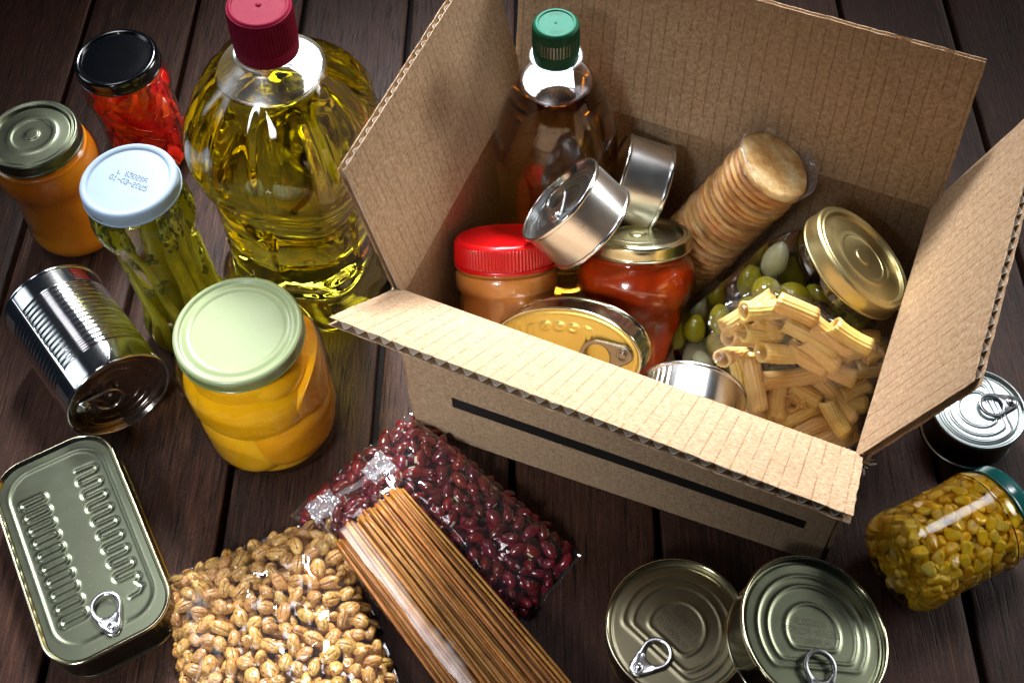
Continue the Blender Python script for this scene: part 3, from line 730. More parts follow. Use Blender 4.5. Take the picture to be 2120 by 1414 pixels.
# ------------------------------------------------------------------ cans
def can(t, r, h, side, rim, top, toph, z0=0, beads=(), top_d=.35, rt=None, seg=120, seam=True):
    rt = rt or r
    P = [(0, .15), (r-.35, .12), (r-.25, .02), (r-.05, 0), (r+.06, .08), (r+.06, .22), (r-.02, .30), (r-.02, .30)]
    body = [(r-.03, .30)]
    hh = h-.3
    zs = np.linspace(.32, hh, 80 if beads else 6)
    for z in zs:
        f = (z-.3)/(hh-.3); rr = r-.03+(rt-r)*f; d = 0
        for (b0, b1, pitch, amp) in beads:
            if b0 < z < b1: d = amp*(.5-.5*math.cos(2*PI*(z-b0)/pitch))
        body.append((rr-d, z))
    if beads:
        body = [(r-.03, .30)]
        for z in np.linspace(.32, hh, int((hh-.3)*22)):
            d = 0
            for (b0, b1, pitch, amp) in beads:
                if b0 < z < b1: d = amp*(.5-.5*math.cos(2*PI*(z-b0)/pitch))
            body.append((r-.03-d, z))
    lat('side', body, side, t, seg)
    lat('base', smoothprof(P, 4), rim, t, seg)
    lat('rim', smoothprof([(rt-.04, hh), (rt+.07, hh+.03), (rt+.09, h-.08), (rt+.02, h), (rt-.08, h-.03), (rt-.12, h-.12), (rt-.16, h-top_d), (rt-.2, h-top_d-.04)], 4), rim, t, seg)
    disc_panel('end_panel', rt-.16, lambda x, y: toph(x, y) if math.hypot(x, y) < rt-.4 else toph(x, y)*.3+(-.06*max(0, 1-abs(math.hypot(x, y)-(rt-.28))/.12)), top, t, h-top_d)
    if seam:
        V = []
        for z in np.linspace(.34, hh-.04, 30):
            for a, d in ((-.035, .0), (-.03, .03), (.03, .03), (.035, 0)): V.append(((rt*(z/h)+r*(1-z/h)+d)*math.cos(a+2.2), (rt*(z/h)+r*(1-z/h)+d)*math.sin(a+2.2), z))
        add('seam', V, grid_faces(30, 4, False), side, t)
# ribbed can lying on the table; its lidded end faces the viewer. z axis of can runs along -axis so that top = lidded end
yaw = 2.26; L = 10.2; ax = Vector((math.cos(yaw), math.sin(yaw), 0))
t = thing('ribbed_can', 'shiny ribbed silver food can lying on its side with its ring-pull end facing the viewer', 'can', Vector((-30.04, 40.11, 3.74))+ax*L, -ax, 0)
can(t, 3.7, L, M['chrome'], M['chrome'], M['brownin'], rings_h([1.6, 2.3, 2.9], .04, .08, .62, 252), beads=((1.7, 8.1, .44, .085),), top_d=.45, seg=144)
pull_tab(t, M['tabsteel'], (-2.29, .72, L-.45), -106.6, 1.12, 7, .12)
# small round can by the right edge
t = thing('round_can', 'low round grey tin with a ring-pull standing half under the right flap of the box', 'can', (28.9, 38.85, .02))
can(t, 3.05, 3.22, M['darkside'], M['tuna'], M['tuna'], rings_h([1.35, 2.0, 2.45], .05, .08, .6, 102), top_d=.22)
pull_tab(t, M['tabgrey'], (2.24, .47, 3.0), 103, .95, 5, .08)
# two flat round tins at the bottom right
t = thing('fish_tin', 'flat round olive gold tin lying level on the table, left one of the overlapping pair', 'can', (7.56, 23.83, .02))
can(t, 4.3, 3.0, M['darkside'], M['goldrim'], M['olive2'], rings_h([1.75, 2.75, 3.35], .045, .11, .62, -45), top_d=.42, rt=4.34)
pull_tab(t, M['tabsteel'], (-2.54, -2.48, 2.6), -54.7, 1.0, 5, .10)
dots(['ALDGGJ111', 'FP091219 U091223', 'P171ANDALAM'], t, M['redink'], .42, 0, loc=(.75, .55, 2.645), rot=Quaternion((0, 0, 1), math.radians(-50)), slant=0, aspect=.5)
a_ = Vector((.29, .019, 1)).normalized()
t = thing('fish_tin', 'flat round olive green tin tilted with its left edge resting on the tin beside it', 'can', Vector((15.60, 23.10, 4.42))-a_*3.0, a_, 0)
can(t, 4.45, 3.0, M['darkside'], M['goldrim'], M['olive'], rings_h([1.75, 2.9, 3.55], .05, .11, .62), top_d=.42, rt=4.68)
pull_tab(t, M['tabgrey'], (0, -3.78, 2.6), 0, 1.08, 5, .10)
dots(['ALDGGJ111', 'FP091219 U091223', 'P171ANDALAM'], t, M['redink'], .42, 0, loc=(0, .75, 2.65), rot=Quaternion((0, 0, 1), math.radians(-3)), slant=0, aspect=.5)

# tuna tins in the box
axA = Vector((-.702, .281, .655)).normalized(); k = 3.3/3.1
pA = Vector((0, 0, 72))+(Vector((.52, 43.6, 20.1))-Vector((0, 0, 72)))*k
t = thing('tuna_tin', 'tilted silver tin resting on the red lid and the sauce jar, ring-pull side up', 'can', pA-axA*3.1, axA, 0)
can(t, 3.2, 3.1, M['silver_soft'], M['silver'], M['tuna'], rings_h([1.5, 2.2, 2.55], .05, .08, .6, 96), top_d=.5)
pull_tab(t, M['tabsteel'], (1.24, .13, 2.6), 107, .92, 14, .14)
axB = Vector((.944, -.164, -.287)).normalized()
pB = Vector((7.45, 51.2, 11.8))
t = thing('tuna_tin', 'small round silver tin on its edge against the back wall beside the green-capped bottle', 'can', pB-axB*3.25, axB, 0)
can(t, 3.0, 3.3, M['silver_soft'], M['silver'], M['silver'], rings_h([1.5, 2.2, 2.5], .05, .08, None), top_d=.3, seam=False)
# silver ribbed tin near the front wall
axS = Vector((-.24, -.97, .03)).normalized()
t = thing('silver_tin', 'small bright silver tin lying on its side just behind the front flap', 'can', Vector((8.2, 33.75, 10.3))-axS*2.6, axS, 0)
can(t, 3.25, 2.6, M['silver'], M['silver'], M['silver'], rings_h([1.5, 2.2, 2.7], .05, .08, None), top_d=.3, seg=144, seam=False)
V = []
for i in range(60):      # pressed ribs on the left shoulder of that tin
    for jj in range(10): pass
for kx in range(6):
    a = math.radians(122+kx*7.5); VV = []
    for i in range(12):
        z = .4+1.95*i/11
        for s_, d in ((-.045, .0), (-.02, .05), (.02, .05), (.045, 0)): VV.append(((3.23+d)*math.cos(a+s_), (3.23+d)*math.sin(a+s_), z))
    add('pressed_rib', VV, grid_faces(12, 4, False), M['silver'], t)

# rounded outline tins -------------------------------------------------------------
def sweep_outline(outline, prof, mat, name, parent, **kw):
    """outline(inset, n)->points; prof list of (inset,z)"""
    V = []; n = 0
    for ins, z in prof:
        pts = outline(ins); n = len(pts); V += [(x, y, z) for x, y in pts]
    return add(name, V, grid_faces(len(prof), n), mat, parent, **kw)
def rrect(a, b, rc, n=24):
    def f(ins):
        aa, bb, r = a-ins, b-ins, max(rc-ins, .05); P = []
        for cx, cy, s0 in ((aa-r, bb-r, 0), (-aa+r, bb-r, 90), (-aa+r, -bb+r, 180), (aa-r, -bb+r, 270)):
            for i in range(n): t_ = math.radians(s0+90*i/(n-1)); P.append((cx+r*math.cos(t_), cy+r*math.sin(t_)))
        Q = np.array(P+P[:1]); L_ = np.r_[0, np.cumsum(np.hypot(*np.diff(Q, axis=0).T))]; t_ = np.linspace(0, L_[-1], 400, endpoint=False)
        return list(zip(np.interp(t_, L_, Q[:, 0]), np.interp(t_, L_, Q[:, 1])))
    return f
def ell(a, b, n=128):
    def f(ins): return [((a-ins)*math.cos(2*PI*i/n), (b-ins)*math.sin(2*PI*i/n)) for i in range(n)]
    return f
def field_panel(name, outline, ins, h, mat, parent, z, nx=200, ny=130, a=6, b=4):
    """height-field lid cut to the outline: inner grid warped radially"""
    edge = outline(ins); n = len(edge); rings = 84; V = []
    for i in range(rings+1):
        f = i/rings
        for (x, y) in edge: V.append((x*f, y*f, z+h(x*f, y*f)))
    return add(name, V, grid_faces(rings+1, n), mat, parent)
def sdf_rr(x, y, a, b, r):
    qx, qy = abs(x)-a+r, abs(y)-b+r; return math.hypot(max(qx, 0), max(qy, 0))+min(max(qx, qy), 0)-r
# serpentine height field: distance to a polyline
def poly_dist(P):
    P = np.array(P); A_ = P[:-1]; B_ = P[1:]; AB = B_-A_; LL = (AB**2).sum(1)
    def f(x, y):
        t_ = np.clip(((x-A_[:, 0])*AB[:, 0]+(y-A_[:, 1])*AB[:, 1])/LL, 0, 1)
        return float(np.sqrt(((A_+AB*t_[:, None]-(x, y))**2).sum(1)).min())
    return f
# sardine tin: long axis = local y, tab at -y end
def rim_tin(t, outline, h, side, rim, inset=.32, drop=.3, flutes=None):
    sp = [(.10, .28)]+[(.10, z) for z in np.linspace(.34, h-.3, 10)]
    if flutes:
        V = []; n = 0
        for ins, z in sp:
            pts = outline(ins); n = len(pts)
            for i, (x, y) in enumerate(pts): k_ = 1-.013*flutes(i/n, z); V.append((x*k_, y*k_, z))
        add('side', V, grid_faces(len(sp), n), side, t)
    else: sweep_outline(outline, sp, side, 'side', t)
    sweep_outline(outline, [(1.2, .1), (.5, .1), (.3, .02), (.05, 0), (-.02, .08), (-.02, .22), (.1, .3)], rim, 'base', t)
    sweep_outline(outline, [(.1, h-.32), (-.0, h-.30), (-.03, h-.2), (-.02, h-.06), (.05, h), (.12, h-.02), (.18, h-.1), (inset, h-drop)], rim, 'rim', t)
yw = 29.51
t = thing('sardine_tin', 'rectangular olive green tin with rounded corners, snaking grooves and a ring-pull', 'can', (-30.89, 29.51, .02), spin=yw)
ol = rrect(4.14, 7.84, 2.4)
rim_tin(t, ol, 3.05, M['darkside'], M['goldrim'])
P = []; y = 4.75; side_ = 1
P.append((1.35, 5.35)); 
for i in range(9):      # serpentine on the right
    y0 = 5.0-i*1.12
    for a in range(0, 181, 30): P.append((2.40+.28*math.sin(math.radians(a)), y0+.28*math.cos(math.radians(a))))
    for a in range(0, 181, 30): P.append((1.45-.28*math.sin(math.radians(a)), y0-.56+.28*math.cos(math.radians(a))))
P = P[:-7]+[(2.4, -4.3), (2.65, -4.7), (2.3, -5.05), (1.7, -5.1)]
d1 = poly_dist(P)
bars = []
for i in range(10): yb = 4.55-i*1.02; bars.append(((-2.45, yb), (-1.25, yb)))
d2s = [poly_dist([b0, b1]) for b0, b1 in bars]
def sard(x, y):
    h = 0
    if x > .8: h -= .075*ridge(d1(x, y), .12)
    elif x < -.6:
        d = min(f(x, y) for f in d2s); h += .10*ridge(d-.27, .13)
    fr = sdf_rr(x, y-.15, 3.3, 6.75, 1.9); k_ = abs(x-.0)+(-y)*1.0-8.2
    fr = max(fr, (abs(x)-y)*.707-6.25)
    h += .06*(1/(1+math.exp(fr/.055)))*-1 + .03*ridge(fr, .12)
    return h
field_panel('end_panel', ol, .32, sard, M['olive'], t, 2.80)
pull_tab(t, M['tabsteel'], (.10, -6.55, 2.80), -3, 1.02, 5, .1)
dots(['30-03-2024', 'L 59R 1U'], t, M['dotink'], .38, 0, loc=(-1.7, -.2, 2.86), rot=Quaternion((0, 0, 1), math.radians(-88-0)), slant=.0, aspect=.5)

# oval tin leaning in the box
n_ = Vector((-.36, -.76, .54)).normalized(); u_ = Vector((.93, -.25, .26)); u_ = (u_-n_*u_.dot(n_)).normalized(); v_ = n_.cross(u_)
t = thing('oval_tin', 'oval tin with a yellow lacquered face and bronze ring-pull, leaning behind the front flap', 'can', (0, 0, 0))
t.rotation_quaternion = Matrix((u_, v_, n_)).transposed().to_quaternion(); t.location = (Vector((.75, 38.4, 11.2))-n_*2.3)*S
oo = ell(5.05, 3.12)
rim_tin(t, oo, 2.3, M['silver'], M['goldrim'], .3, .25, flutes=lambda f, z: max(0, math.sin(f*2*PI*26))**2*(1 if f < .5 else .2))
def ovh(x, y):
    h = 0
    for i in range(6):
        xx = -3.0+i*.92; yy = 1.55+.25*math.sin((i+.5)/6*PI)
        if i in (0, 1, 5): d = poly_d[i](x, y); h += .07*ridge(d-.2, .09)
        else: d = math.hypot(x-xx, y-yy); h += .10*ridge(d-.2, .12)
    e = 1-math.sqrt((x/4.55)**2+(y/2.68)**2); h += .04*ridge(e*3.2, .10)
    return h
poly_d = {i: poly_dist([(-3.0+i*.92, 1.6), (-3.0+i*.92, .75)]) for i in (0, 1, 5)}
field_panel('end_panel', oo, .3, ovh, M['yellowlac'], t, 2.06)
pull_tab(t, M['tabdark'], (3.89, .24, 2.06), 95.8, 1.15, 4, .12)

# ------------------------------------------------------------------ jars in the box
j = thing('peanut_butter_jar', 'plastic jar of tan peanut butter with a red ribbed lid inside the box', 'jar', Vector((-2.94, 47.14, 12.26))-Vector((-.012, .61, .792)).normalized()*10.6, (-.012, .61, .792), 0)
H = 10.6
ribs = 92
def pl(rr, zz, a):
    if H-1.62 < zz < H-.25 and rr > 3.0: return rr+.055*(1 if math.cos(ribs*a+.5) > 0 else -.6)
    return rr
lat('lid', smoothprof([(3.3, H-1.9), (3.43, H-1.88), (3.44, H-1.7), (3.38, H-1.64), (3.38, H-1.64), (3.38, H-1.5), (3.37, H-.4), (3.33, H-.18), (3.2, H-.04), (3.05, H), (2.9, H-.01), (2.6, H-.06), (1, H-.06), (.1, H-.02), (0, H-.02)], 4), M['redlid'], j, ribs*4, pl)
gl = smoothprof([(0, .2), (2.5, .1), (3.1, .3), (3.35, .8), (3.4, 1.6), (3.28, 2.4), (3.25, 3), (3.25, 6.0), (3.26, 6.9), (3.42, 7.3), (3.46, 7.9), (3.40, 8.35), (3.15, 8.6), (3.1, 9.6)], 5)
def pj(rr, zz, a): return rr-.05*max(0, math.cos(a*9))*(1 if 2.6 < zz < 6.8 else 0)
lat('jar_wall', gl, M['pet'], j, 144, pj)
lat('peanut_butter', [(max(r-.07, 0), z) for r, z in gl], M['peanut'], j, 144, pj)
def cylmap(r, a0, z0): return lambda x, y: (r*math.cos(a0+x/r), r*math.sin(a0+x/r), z0+y)
o_ = dots(['PKD JUL', 'EXP JUL', 'L 30T88'], j, M['ink'], .30, place=cylmap(3.475, 0, 0), slant=0)
o_.rotation_mode = 'QUATERNION'; o_.rotation_quaternion = Quaternion((0, 0, 1), math.radians(-50)); o_.location = (0, 0, 8.15*S)

axs = Vector((.015, .547, .837)).normalized()
H = 11.6; pc = Vector((5.8, 47.4, 12.1))
j = thing('sauce_jar', 'jar of red tomato sauce with a pale gold lid and an orange paper label', 'jar', pc-axs*H, axs, 0)
lid(j, 3.55, 1.05, M['goldpale'], 1, H)
gl = smoothprof([(0, .2), (2.6, .1), (3.2, .3), (3.45, .8), (3.45, 1.6), (3.35, 3), (3.35, 6.0), (3.4, 6.6), (3.7, 7.3), (3.98, 8.1), (4.0, 8.8), (3.8, 9.5), (3.45, 10.0), (3.25, 10.3), (3.22, 11.4)], 5)
def sj(rr, zz, a): return rr-(.05*abs(math.cos(a*9)) if zz < 6.3 and rr > 3 else 0)
lat('glass', gl, M['glass'], j, 144, sj)
def si(rr, zz, a): return max(0, sj(rr, zz, a)-.07-.05*(1+nz(math.cos(a)*2, math.sin(a)*2, zz*.6)))
lat('sauce', [(r, z) for r, z in gl if z < 10.35], M['sauce'], j, 144, si, caps=(True, True))
V = []; UVn = 30                       # label with a curved upper edge
for i in range(UVn+1):
    f = i/UVn; a = math.radians(-128+f*75); top = 4.9-1.9*(1/(1+math.exp((f-.42)*-9)) if False else (1-f)**1.0*.9) - (1.2*max(0, .12-f)/.12)**2*.8
    for jj in range(9): zz = 1.0+(top-1.0)*jj/8; V.append(((3.43)*math.cos(a), (3.43)*math.sin(a), zz))
add('paper_label', V, grid_faces(UVn+1, 9, False), M['label'], j, rot=Quaternion((0, 0, 1), math.radians(63)))
VV = []
for i in range(UVn+1): 
    x, y, z = V[i*9+8]; VV += [(x*1.003, y*1.003, z), (x*1.003, y*1.003, z+.05)]
add('label_edge', VV, [(2*i, 2*i+2, 2*i+3, 2*i+1) for i in range(UVn)], M['whitepaper'], j, rot=Quaternion((0, 0, 1), math.radians(63)))

# olive jar leaning in the right back corner
axo = Vector((.583, .095, .807)).normalized(); H = 16.0; pc = Vector((19.1, 42.5, 15.6))
j = thing('olive_jar', 'large jar of mixed olives and pickled onions with a gold lid', 'jar', pc-axo*H, axo, 0)
lid(j, 3.85, 1.25, M['gold'], 1, H)
def scr(r0, a0, a1, z, n=34):     # small wavering script printed along the lid edge, too small to read
    V = []; F = []
    for i in range(n):
        if i % 7 == 6: continue
        a = a0+(a1-a0)*i/n
        for k_ in range(3):
            b0 = len(V); aa = a+random.uniform(0, .014); rr = r0+random.uniform(-.06, .06); dr = random.uniform(.04, .1); da = random.uniform(.004, .012)
            V += [(rr*math.cos(aa), rr*math.sin(aa), z), ((rr+dr)*math.cos(aa+.006), (rr+dr)*math.sin(aa+.006), z), ((rr+dr)*math.cos(aa+da+.006), (rr+dr)*math.sin(aa+da+.006), z), (rr*math.cos(aa+da), rr*math.sin(aa+da), z)]
            F.append((b0, b0+1, b0+2, b0+3))
    add('printed_script', V, F, M['ink'], j, smooth=False)
scr(2.55, math.radians(150), math.radians(262), H-.155)
gl = smoothprof([(0, .3), (3.0, .1), (3.9, .4), (4.25, 1.1), (4.3, 2.5), (4.3, 8), (4.35, 10), (4.45, 11.2), (4.3, 12.4), (3.9, 13.3), (3.6, 13.9), (3.5, 14.5), (3.5, 15.7)], 6)
V, F = lathe([(max(r-.02, 0), z) for r, z in gl if z < 14.6]+[(0, 14.6)], 120); add('brine', V, F, M['brineo'], j)
lat('glass', [(r, z) for r, z in gl if z >= 14.0], M['glass_olive'], j, 120)
GR = lambda z: float(np.interp(z, [0, 1, 2.5, 8, 10, 11.2, 12.4, 13.3, 14], [3.6, 4.0, 4.15, 4.15, 4.2, 4.3, 4.15, 3.7, 3.4]))
olv = [mk('olive', *sphere(.92, .92, 1.08, lambda p, s_=s_: (p.x*(1+.05*nz(p.x*1.5, p.y*1.5, s_)), p.y*(1+.05*nz(p.y*1.5, p.z, s_)), p.z*(1-.06*(abs(p.z) > .96))), 20, 14), M[mm]) for s_, mm in ((1, 'ogreen'), (2, 'obrown'))]
oni = mk('onion', *sphere(.85, .85, 1.15, lambda p: (p.x*(1+.015*math.sin(math.atan2(p.y, p.x)*14)), p.y*(1+.015*math.sin(math.atan2(p.y, p.x)*14)), p.z*(1+.12*max(0, p.z)**4)), 42, 14), M['onion'])
def smp():
    a = random.uniform(0, 2*PI); z = random.uniform(1.2, 13.3); r = GR(z)-1.02-random.choice([0, 0, .1, 1.6])
    return (r*math.cos(a), r*math.sin(a), z) if r > 0 else None
for i, p in enumerate(darts(70, smp, 1.62, 5000)):
    k_ = random.random(); q = rq(); sc_ = random.uniform(.88, 1.1)
    toward_lid = p[2] > 8
    if k_ < (.30 if toward_lid else .12): put('brown_olive', olv[1], j, p, q, sc_)
    elif k_ > (.90 if toward_lid else .68): put('onion', oni, j, p, q, sc_*.95)
    else: put('green_olive', olv[0], j, p, q, sc_)
V = []; F = []
for i in range(60):
    v, f = sphere(.16, .12, .22, None, 6, 4); a = math.radians(random.uniform(-105, -60)); z = random.uniform(11.6, 14.2); r = GR(z)-.25; q = rq(); b0 = len(V)
    V += [q @ Vector(x)+Vector((r*math.cos(a), r*math.sin(a), z)) for x in v]; F += [tuple(i_+b0 for i_ in g) for g in f]
add('herb_sprig', V, F, M['herb'], j)
def leafm(L_, W_):
    V = []
    for i in range(13):
        u = i/12; w_ = W_*math.sin(PI*u)**.8
        for v in (-1, -.5, 0, .5, 1): V.append((u*L_-L_/2, v*w_, .12*abs(v)+.2*math.sin(u*3)))
    return V, grid_faces(13, 5, False)
V, F = leafm(3.4, .75)
place_clamped('bay_leaf', V, F, M['leaf'], j, (4.0*math.cos(math.radians(-130)), 4.0*math.sin(math.radians(-130)), 3.4), Vector((math.cos(math.radians(-130)), math.sin(math.radians(-130)), 0)).to_track_quat('Z', 'Y'), 4.2, .3, 14)

# corn jar lying by the right edge
yaw = math.radians(26.5); ax = Vector((math.cos(yaw), math.sin(yaw), 0))
j = thing('corn_jar', 'glass jar of yellow sweetcorn lying on its side, teal lid towards the right edge', 'jar', Vector((21.23, 27.46, 3.36)), ax, 0)
gl = smoothprof([(0, .45), (2.0, .4), (2.5, .06), (2.85, .02), (3.2, .4), (3.32, 1.0), (3.32, 1.6), (3.25, 1.9), (3.25, 6.3), (3.34, 6.6), (3.33, 6.9), (3.15, 7.4), (2.95, 7.75), (2.9, 8.6)], 6)
def cj(rr, zz, a): return rr+(.04*max(0, math.cos(60*a)) if zz < .3 and rr > 2.3 else 0)
V, F = lathe([(max(r-.02, 0), z) for r, z in gl if z < 8.0]+[(0, 8.0)], 150, cj); add('brine', V, F, M['brine'], j)
lat('glass', [(r, z) for r, z in gl if z >= 7.6], M['glass_corn'], j, 150, cj)
lid(j, 3.08, 1.1, M['teal'], 0, 8.75)
# raised frame of the blank label field, running round the side
fr_ = []
kern = []
for s_ in range(4):
    def f(p, s_=s_):
        tz = (p.z+1)/2; k_ = .62+.42*tz; dent = -.25*max(0, 1-((p.x*.9)**2+(p.z-.15)**2)*2.2)*(1 if p.y > 0 else .3)
        return (p.x*k_*(1+.06*nz(p.x, p.z, s_*5)), p.y*(k_+dent)*.9, p.z*(1+.06*nz(p.x*2, p.y*2, s_)))
    def sq(p, f=f):
        e = .72; p2 = Vector([math.copysign(abs(c)**e, c) for c in p]); return f(p2)
    kern.append(mk('kernel', *sphere(.43, .36, .50, sq, 16, 12), M['corn']))
def smp():
    a = random.uniform(0, 2*PI); z = random.uniform(.6, 7.6); R_in = float(np.interp(z, [.5, 1.0, 6.6, 7.4, 8], [2.9, 3.14, 3.14, 2.9, 2.7]))
    r = R_in-.24-random.choice([0, 0, .05, .1])
    return (r*math.cos(a), r*math.sin(a), z)
pts = darts(290, smp, .70, 14000)
for p in pts:
    rad_ = Vector((p[0], p[1], 0)).normalized(); q = rad_.to_track_quat('Y', 'Z') @ Quaternion((0, 1, 0), random.uniform(0, 2*PI)) @ Quaternion((1, 0, 0), random.uniform(-.35, .35)) @ Quaternion((0, 0, 1), random.uniform(-.5, .5))
    put('kernel', random.choice(kern), j, p, q, random.uniform(.9, 1.12))
def smp():
    if random.random() < .35:
        a = random.uniform(0, 2*PI); r = 2.8*math.sqrt(random.random()); return (r*math.cos(a), r*math.sin(a), random.uniform(.7, 1.0))
    a = random.uniform(0, 2*PI); z = random.uniform(.8, 7.9); r = 2.6*random.uniform(.8, 1.0); return (r*math.cos(a), r*math.sin(a), z)
ms, mt = [], []
for p in darts(420, smp, .52, 9000): ms.append(random.choice(kern)); mt.append(Matrix.Translation(p) @ rq().to_matrix().to_4x4())
V, F = join_copies(ms, mt); add('inner_kernels', V, F, M['corn'], j, stuff=True)
V, F = lathe([(0, 1.1), (2.1, 1.1), (2.1, 7.8), (0, 7.8)], 32); add('brine_core', V, F, M['corn'], j)

# cookie roll
axc = Vector((.44, -.028, .897)).normalized(); top = Vector((14.6, 48.8, 17.4))
t = thing('cookie_roll', 'roll of round golden cookies in clear film, leaning diagonally against the back wall', 'cookies', top-axc*17.2, axc, 0)
nC = 32; zc = 0
for i in range(nC):
    th_ = .47+random.uniform(-.05, .05); R = 2.52+random.uniform(-.07, .07); sd = i*7.7
    def rf(rr, zz, a, sd=sd): return rr*(1+.022*nz(math.cos(a)*2.2, math.sin(a)*2.2, sd)+.012*nz(math.cos(a)*8, math.sin(a)*8, sd))
    pr = smoothprof([(0, 0), (R*.8, .0), (R-.20, .03), (R-.05, .12), (R+.03, th_*.5), (R-.04, th_*.8), (R-.22, th_), (R*.75, th_+.02), (0, th_+.02)], 3)
    V, F = lathe(pr, 64, rf)
    V = [(x, y, z+.035*nz(x*1.2, y*1.2, sd)) for x, y, z in V]
    o = add('cookie', V, F, [M['cookie'], M['cookieface']], t, loc=(random.uniform(-.07, .07), random.uniform(-.07, .07), zc), rot=Quaternion((1, 0, 0), random.uniform(-.025, .025)))
    for p in o.data.polygons:
        if p.normal.z > .8: p.material_index = 1
    zc += th_+.05
Ztop = zc
V = []; F = []
for i in range(170):
    a = math.radians(random.gauss(-75, 45)); z = random.uniform(3.5, 9.5); v, f = sphere(.07, .06, .05, None, 5, 4); b0 = len(V); q = rq(); k_ = random.uniform(.5, 1.3)
    V += [q @ (Vector(x)*k_)+Vector((2.6*math.cos(a), 2.6*math.sin(a), z)) for x in v]; F += [tuple(i_+b0 for i_ in g) for g in f]
add('crumbs', V, F, M['crumb'], t, stuff=True)
def wr(rr, zz, a):
    r = rr+(.05*nz(math.cos(a)*3, math.sin(a)*3, zz*.8)+.03*nz(math.cos(a)*5, math.sin(a)*5, zz*.5+3))*min(1, rr)
    return (max(r, .001), zz+(.12*nz(math.cos(a)*1.5*rr, math.sin(a)*1.5*rr, 9) if zz > Ztop+.2 else 0))
V, F = lathe(smoothprof([(2.70, 0), (2.68, 4), (2.70, 9), (2.68, Ztop-1), (2.70, Ztop-.3), (2.62, Ztop+.06), (2.3, Ztop+.16), (1.2, Ztop+.12), (.05, Ztop+.15)], 8), 96, wr)
add('wrapper', V, F, M['film2'], t)
V, F = lathe(smoothprof([(2.60, Ztop-.1), (2.74, Ztop+.15), (2.80, Ztop+.4), (2.74, Ztop+.62)], 4), 110, lambda rr, zz, a: (rr+.16*nz(math.cos(a)*3, math.sin(a)*3, zz*1.2)*(zz-Ztop+.1), zz+.35*nz(math.cos(a)*2, math.sin(a)*2, 5)*(zz-Ztop+.1)), (False, False))
add('wrapper_collar', V, F, M['collar'], t)
V = []; F = []      # gathered folds on the end of the wrapper
for i in range(9):
    a = i*2*PI/9+random.uniform(-.2, .2); b0 = len(V)
    for s_ in np.linspace(.1, 1, 7):
        for h_ in (0, 1): V.append((2.7*s_*math.cos(a+.4*s_)+.05*h_, 2.7*s_*math.sin(a+.4*s_), Ztop+.24+.02*h_+.32*h_*math.sin(PI*min(1, s_*1.1))*.5))
    F += [tuple(b0+k_ for k_ in (2*q_, 2*q_+2, 2*q_+3, 2*q_+1)) for q_ in range(6)]


# ------------------------------------------------------------------ rigatoni bag
t = thing('rigatoni_bag', 'clear bag of ridged rigatoni tubes in the front right corner of the box', 'pasta bag', (16.5, 38, 8))
org = Vector((16.5, 38, 8))
def rigm(L_, R_o, seed, squash=1.0, bevel=.3):
    seg = 60; V = []; n = 9
    for s_ in (0, 1):
        for i in range(n):
            z = (i/(n-1)-.5)*L_
            for jj in range(seg):
                a = 2*PI*jj/seg; r = R_o+.032*math.cos(15*a+z*.35) if s_ == 0 else R_o-.12
                k_ = (z/(L_/2)); zz = z+bevel*math.cos(a)*k_*abs(k_)+.03*nz(math.cos(a)*2, math.sin(a)*2, seed)*abs(k_)
                bx = .10*(z/L_*2)**2
                fl = 1+.06*abs(k_)**3
                V.append((r*math.cos(a)*squash*fl+bx, r*math.sin(a)*fl, zz))
    F = grid_faces(n, seg)+[tuple(reversed([x+n*seg for x in f])) for f in grid_faces(n, seg)]
    for e in (0, n-1):
        for jj in range(seg):
            a, b_ = e*seg+jj, e*seg+(jj+1) % seg; f = (a, b_, b_+n*seg, a+n*seg); F.append(f if e else f[::-1])
    return V, F
rigs = [mk('rigatoni', *rigm(3.9*l_, .58, s_, sq_, bv), M['rig']) for s_, (l_, sq_, bv) in enumerate(((1, 1, .16), (1.08, .93, -.12), (.92, 1.03, .22), (1, .9, -.2)))]
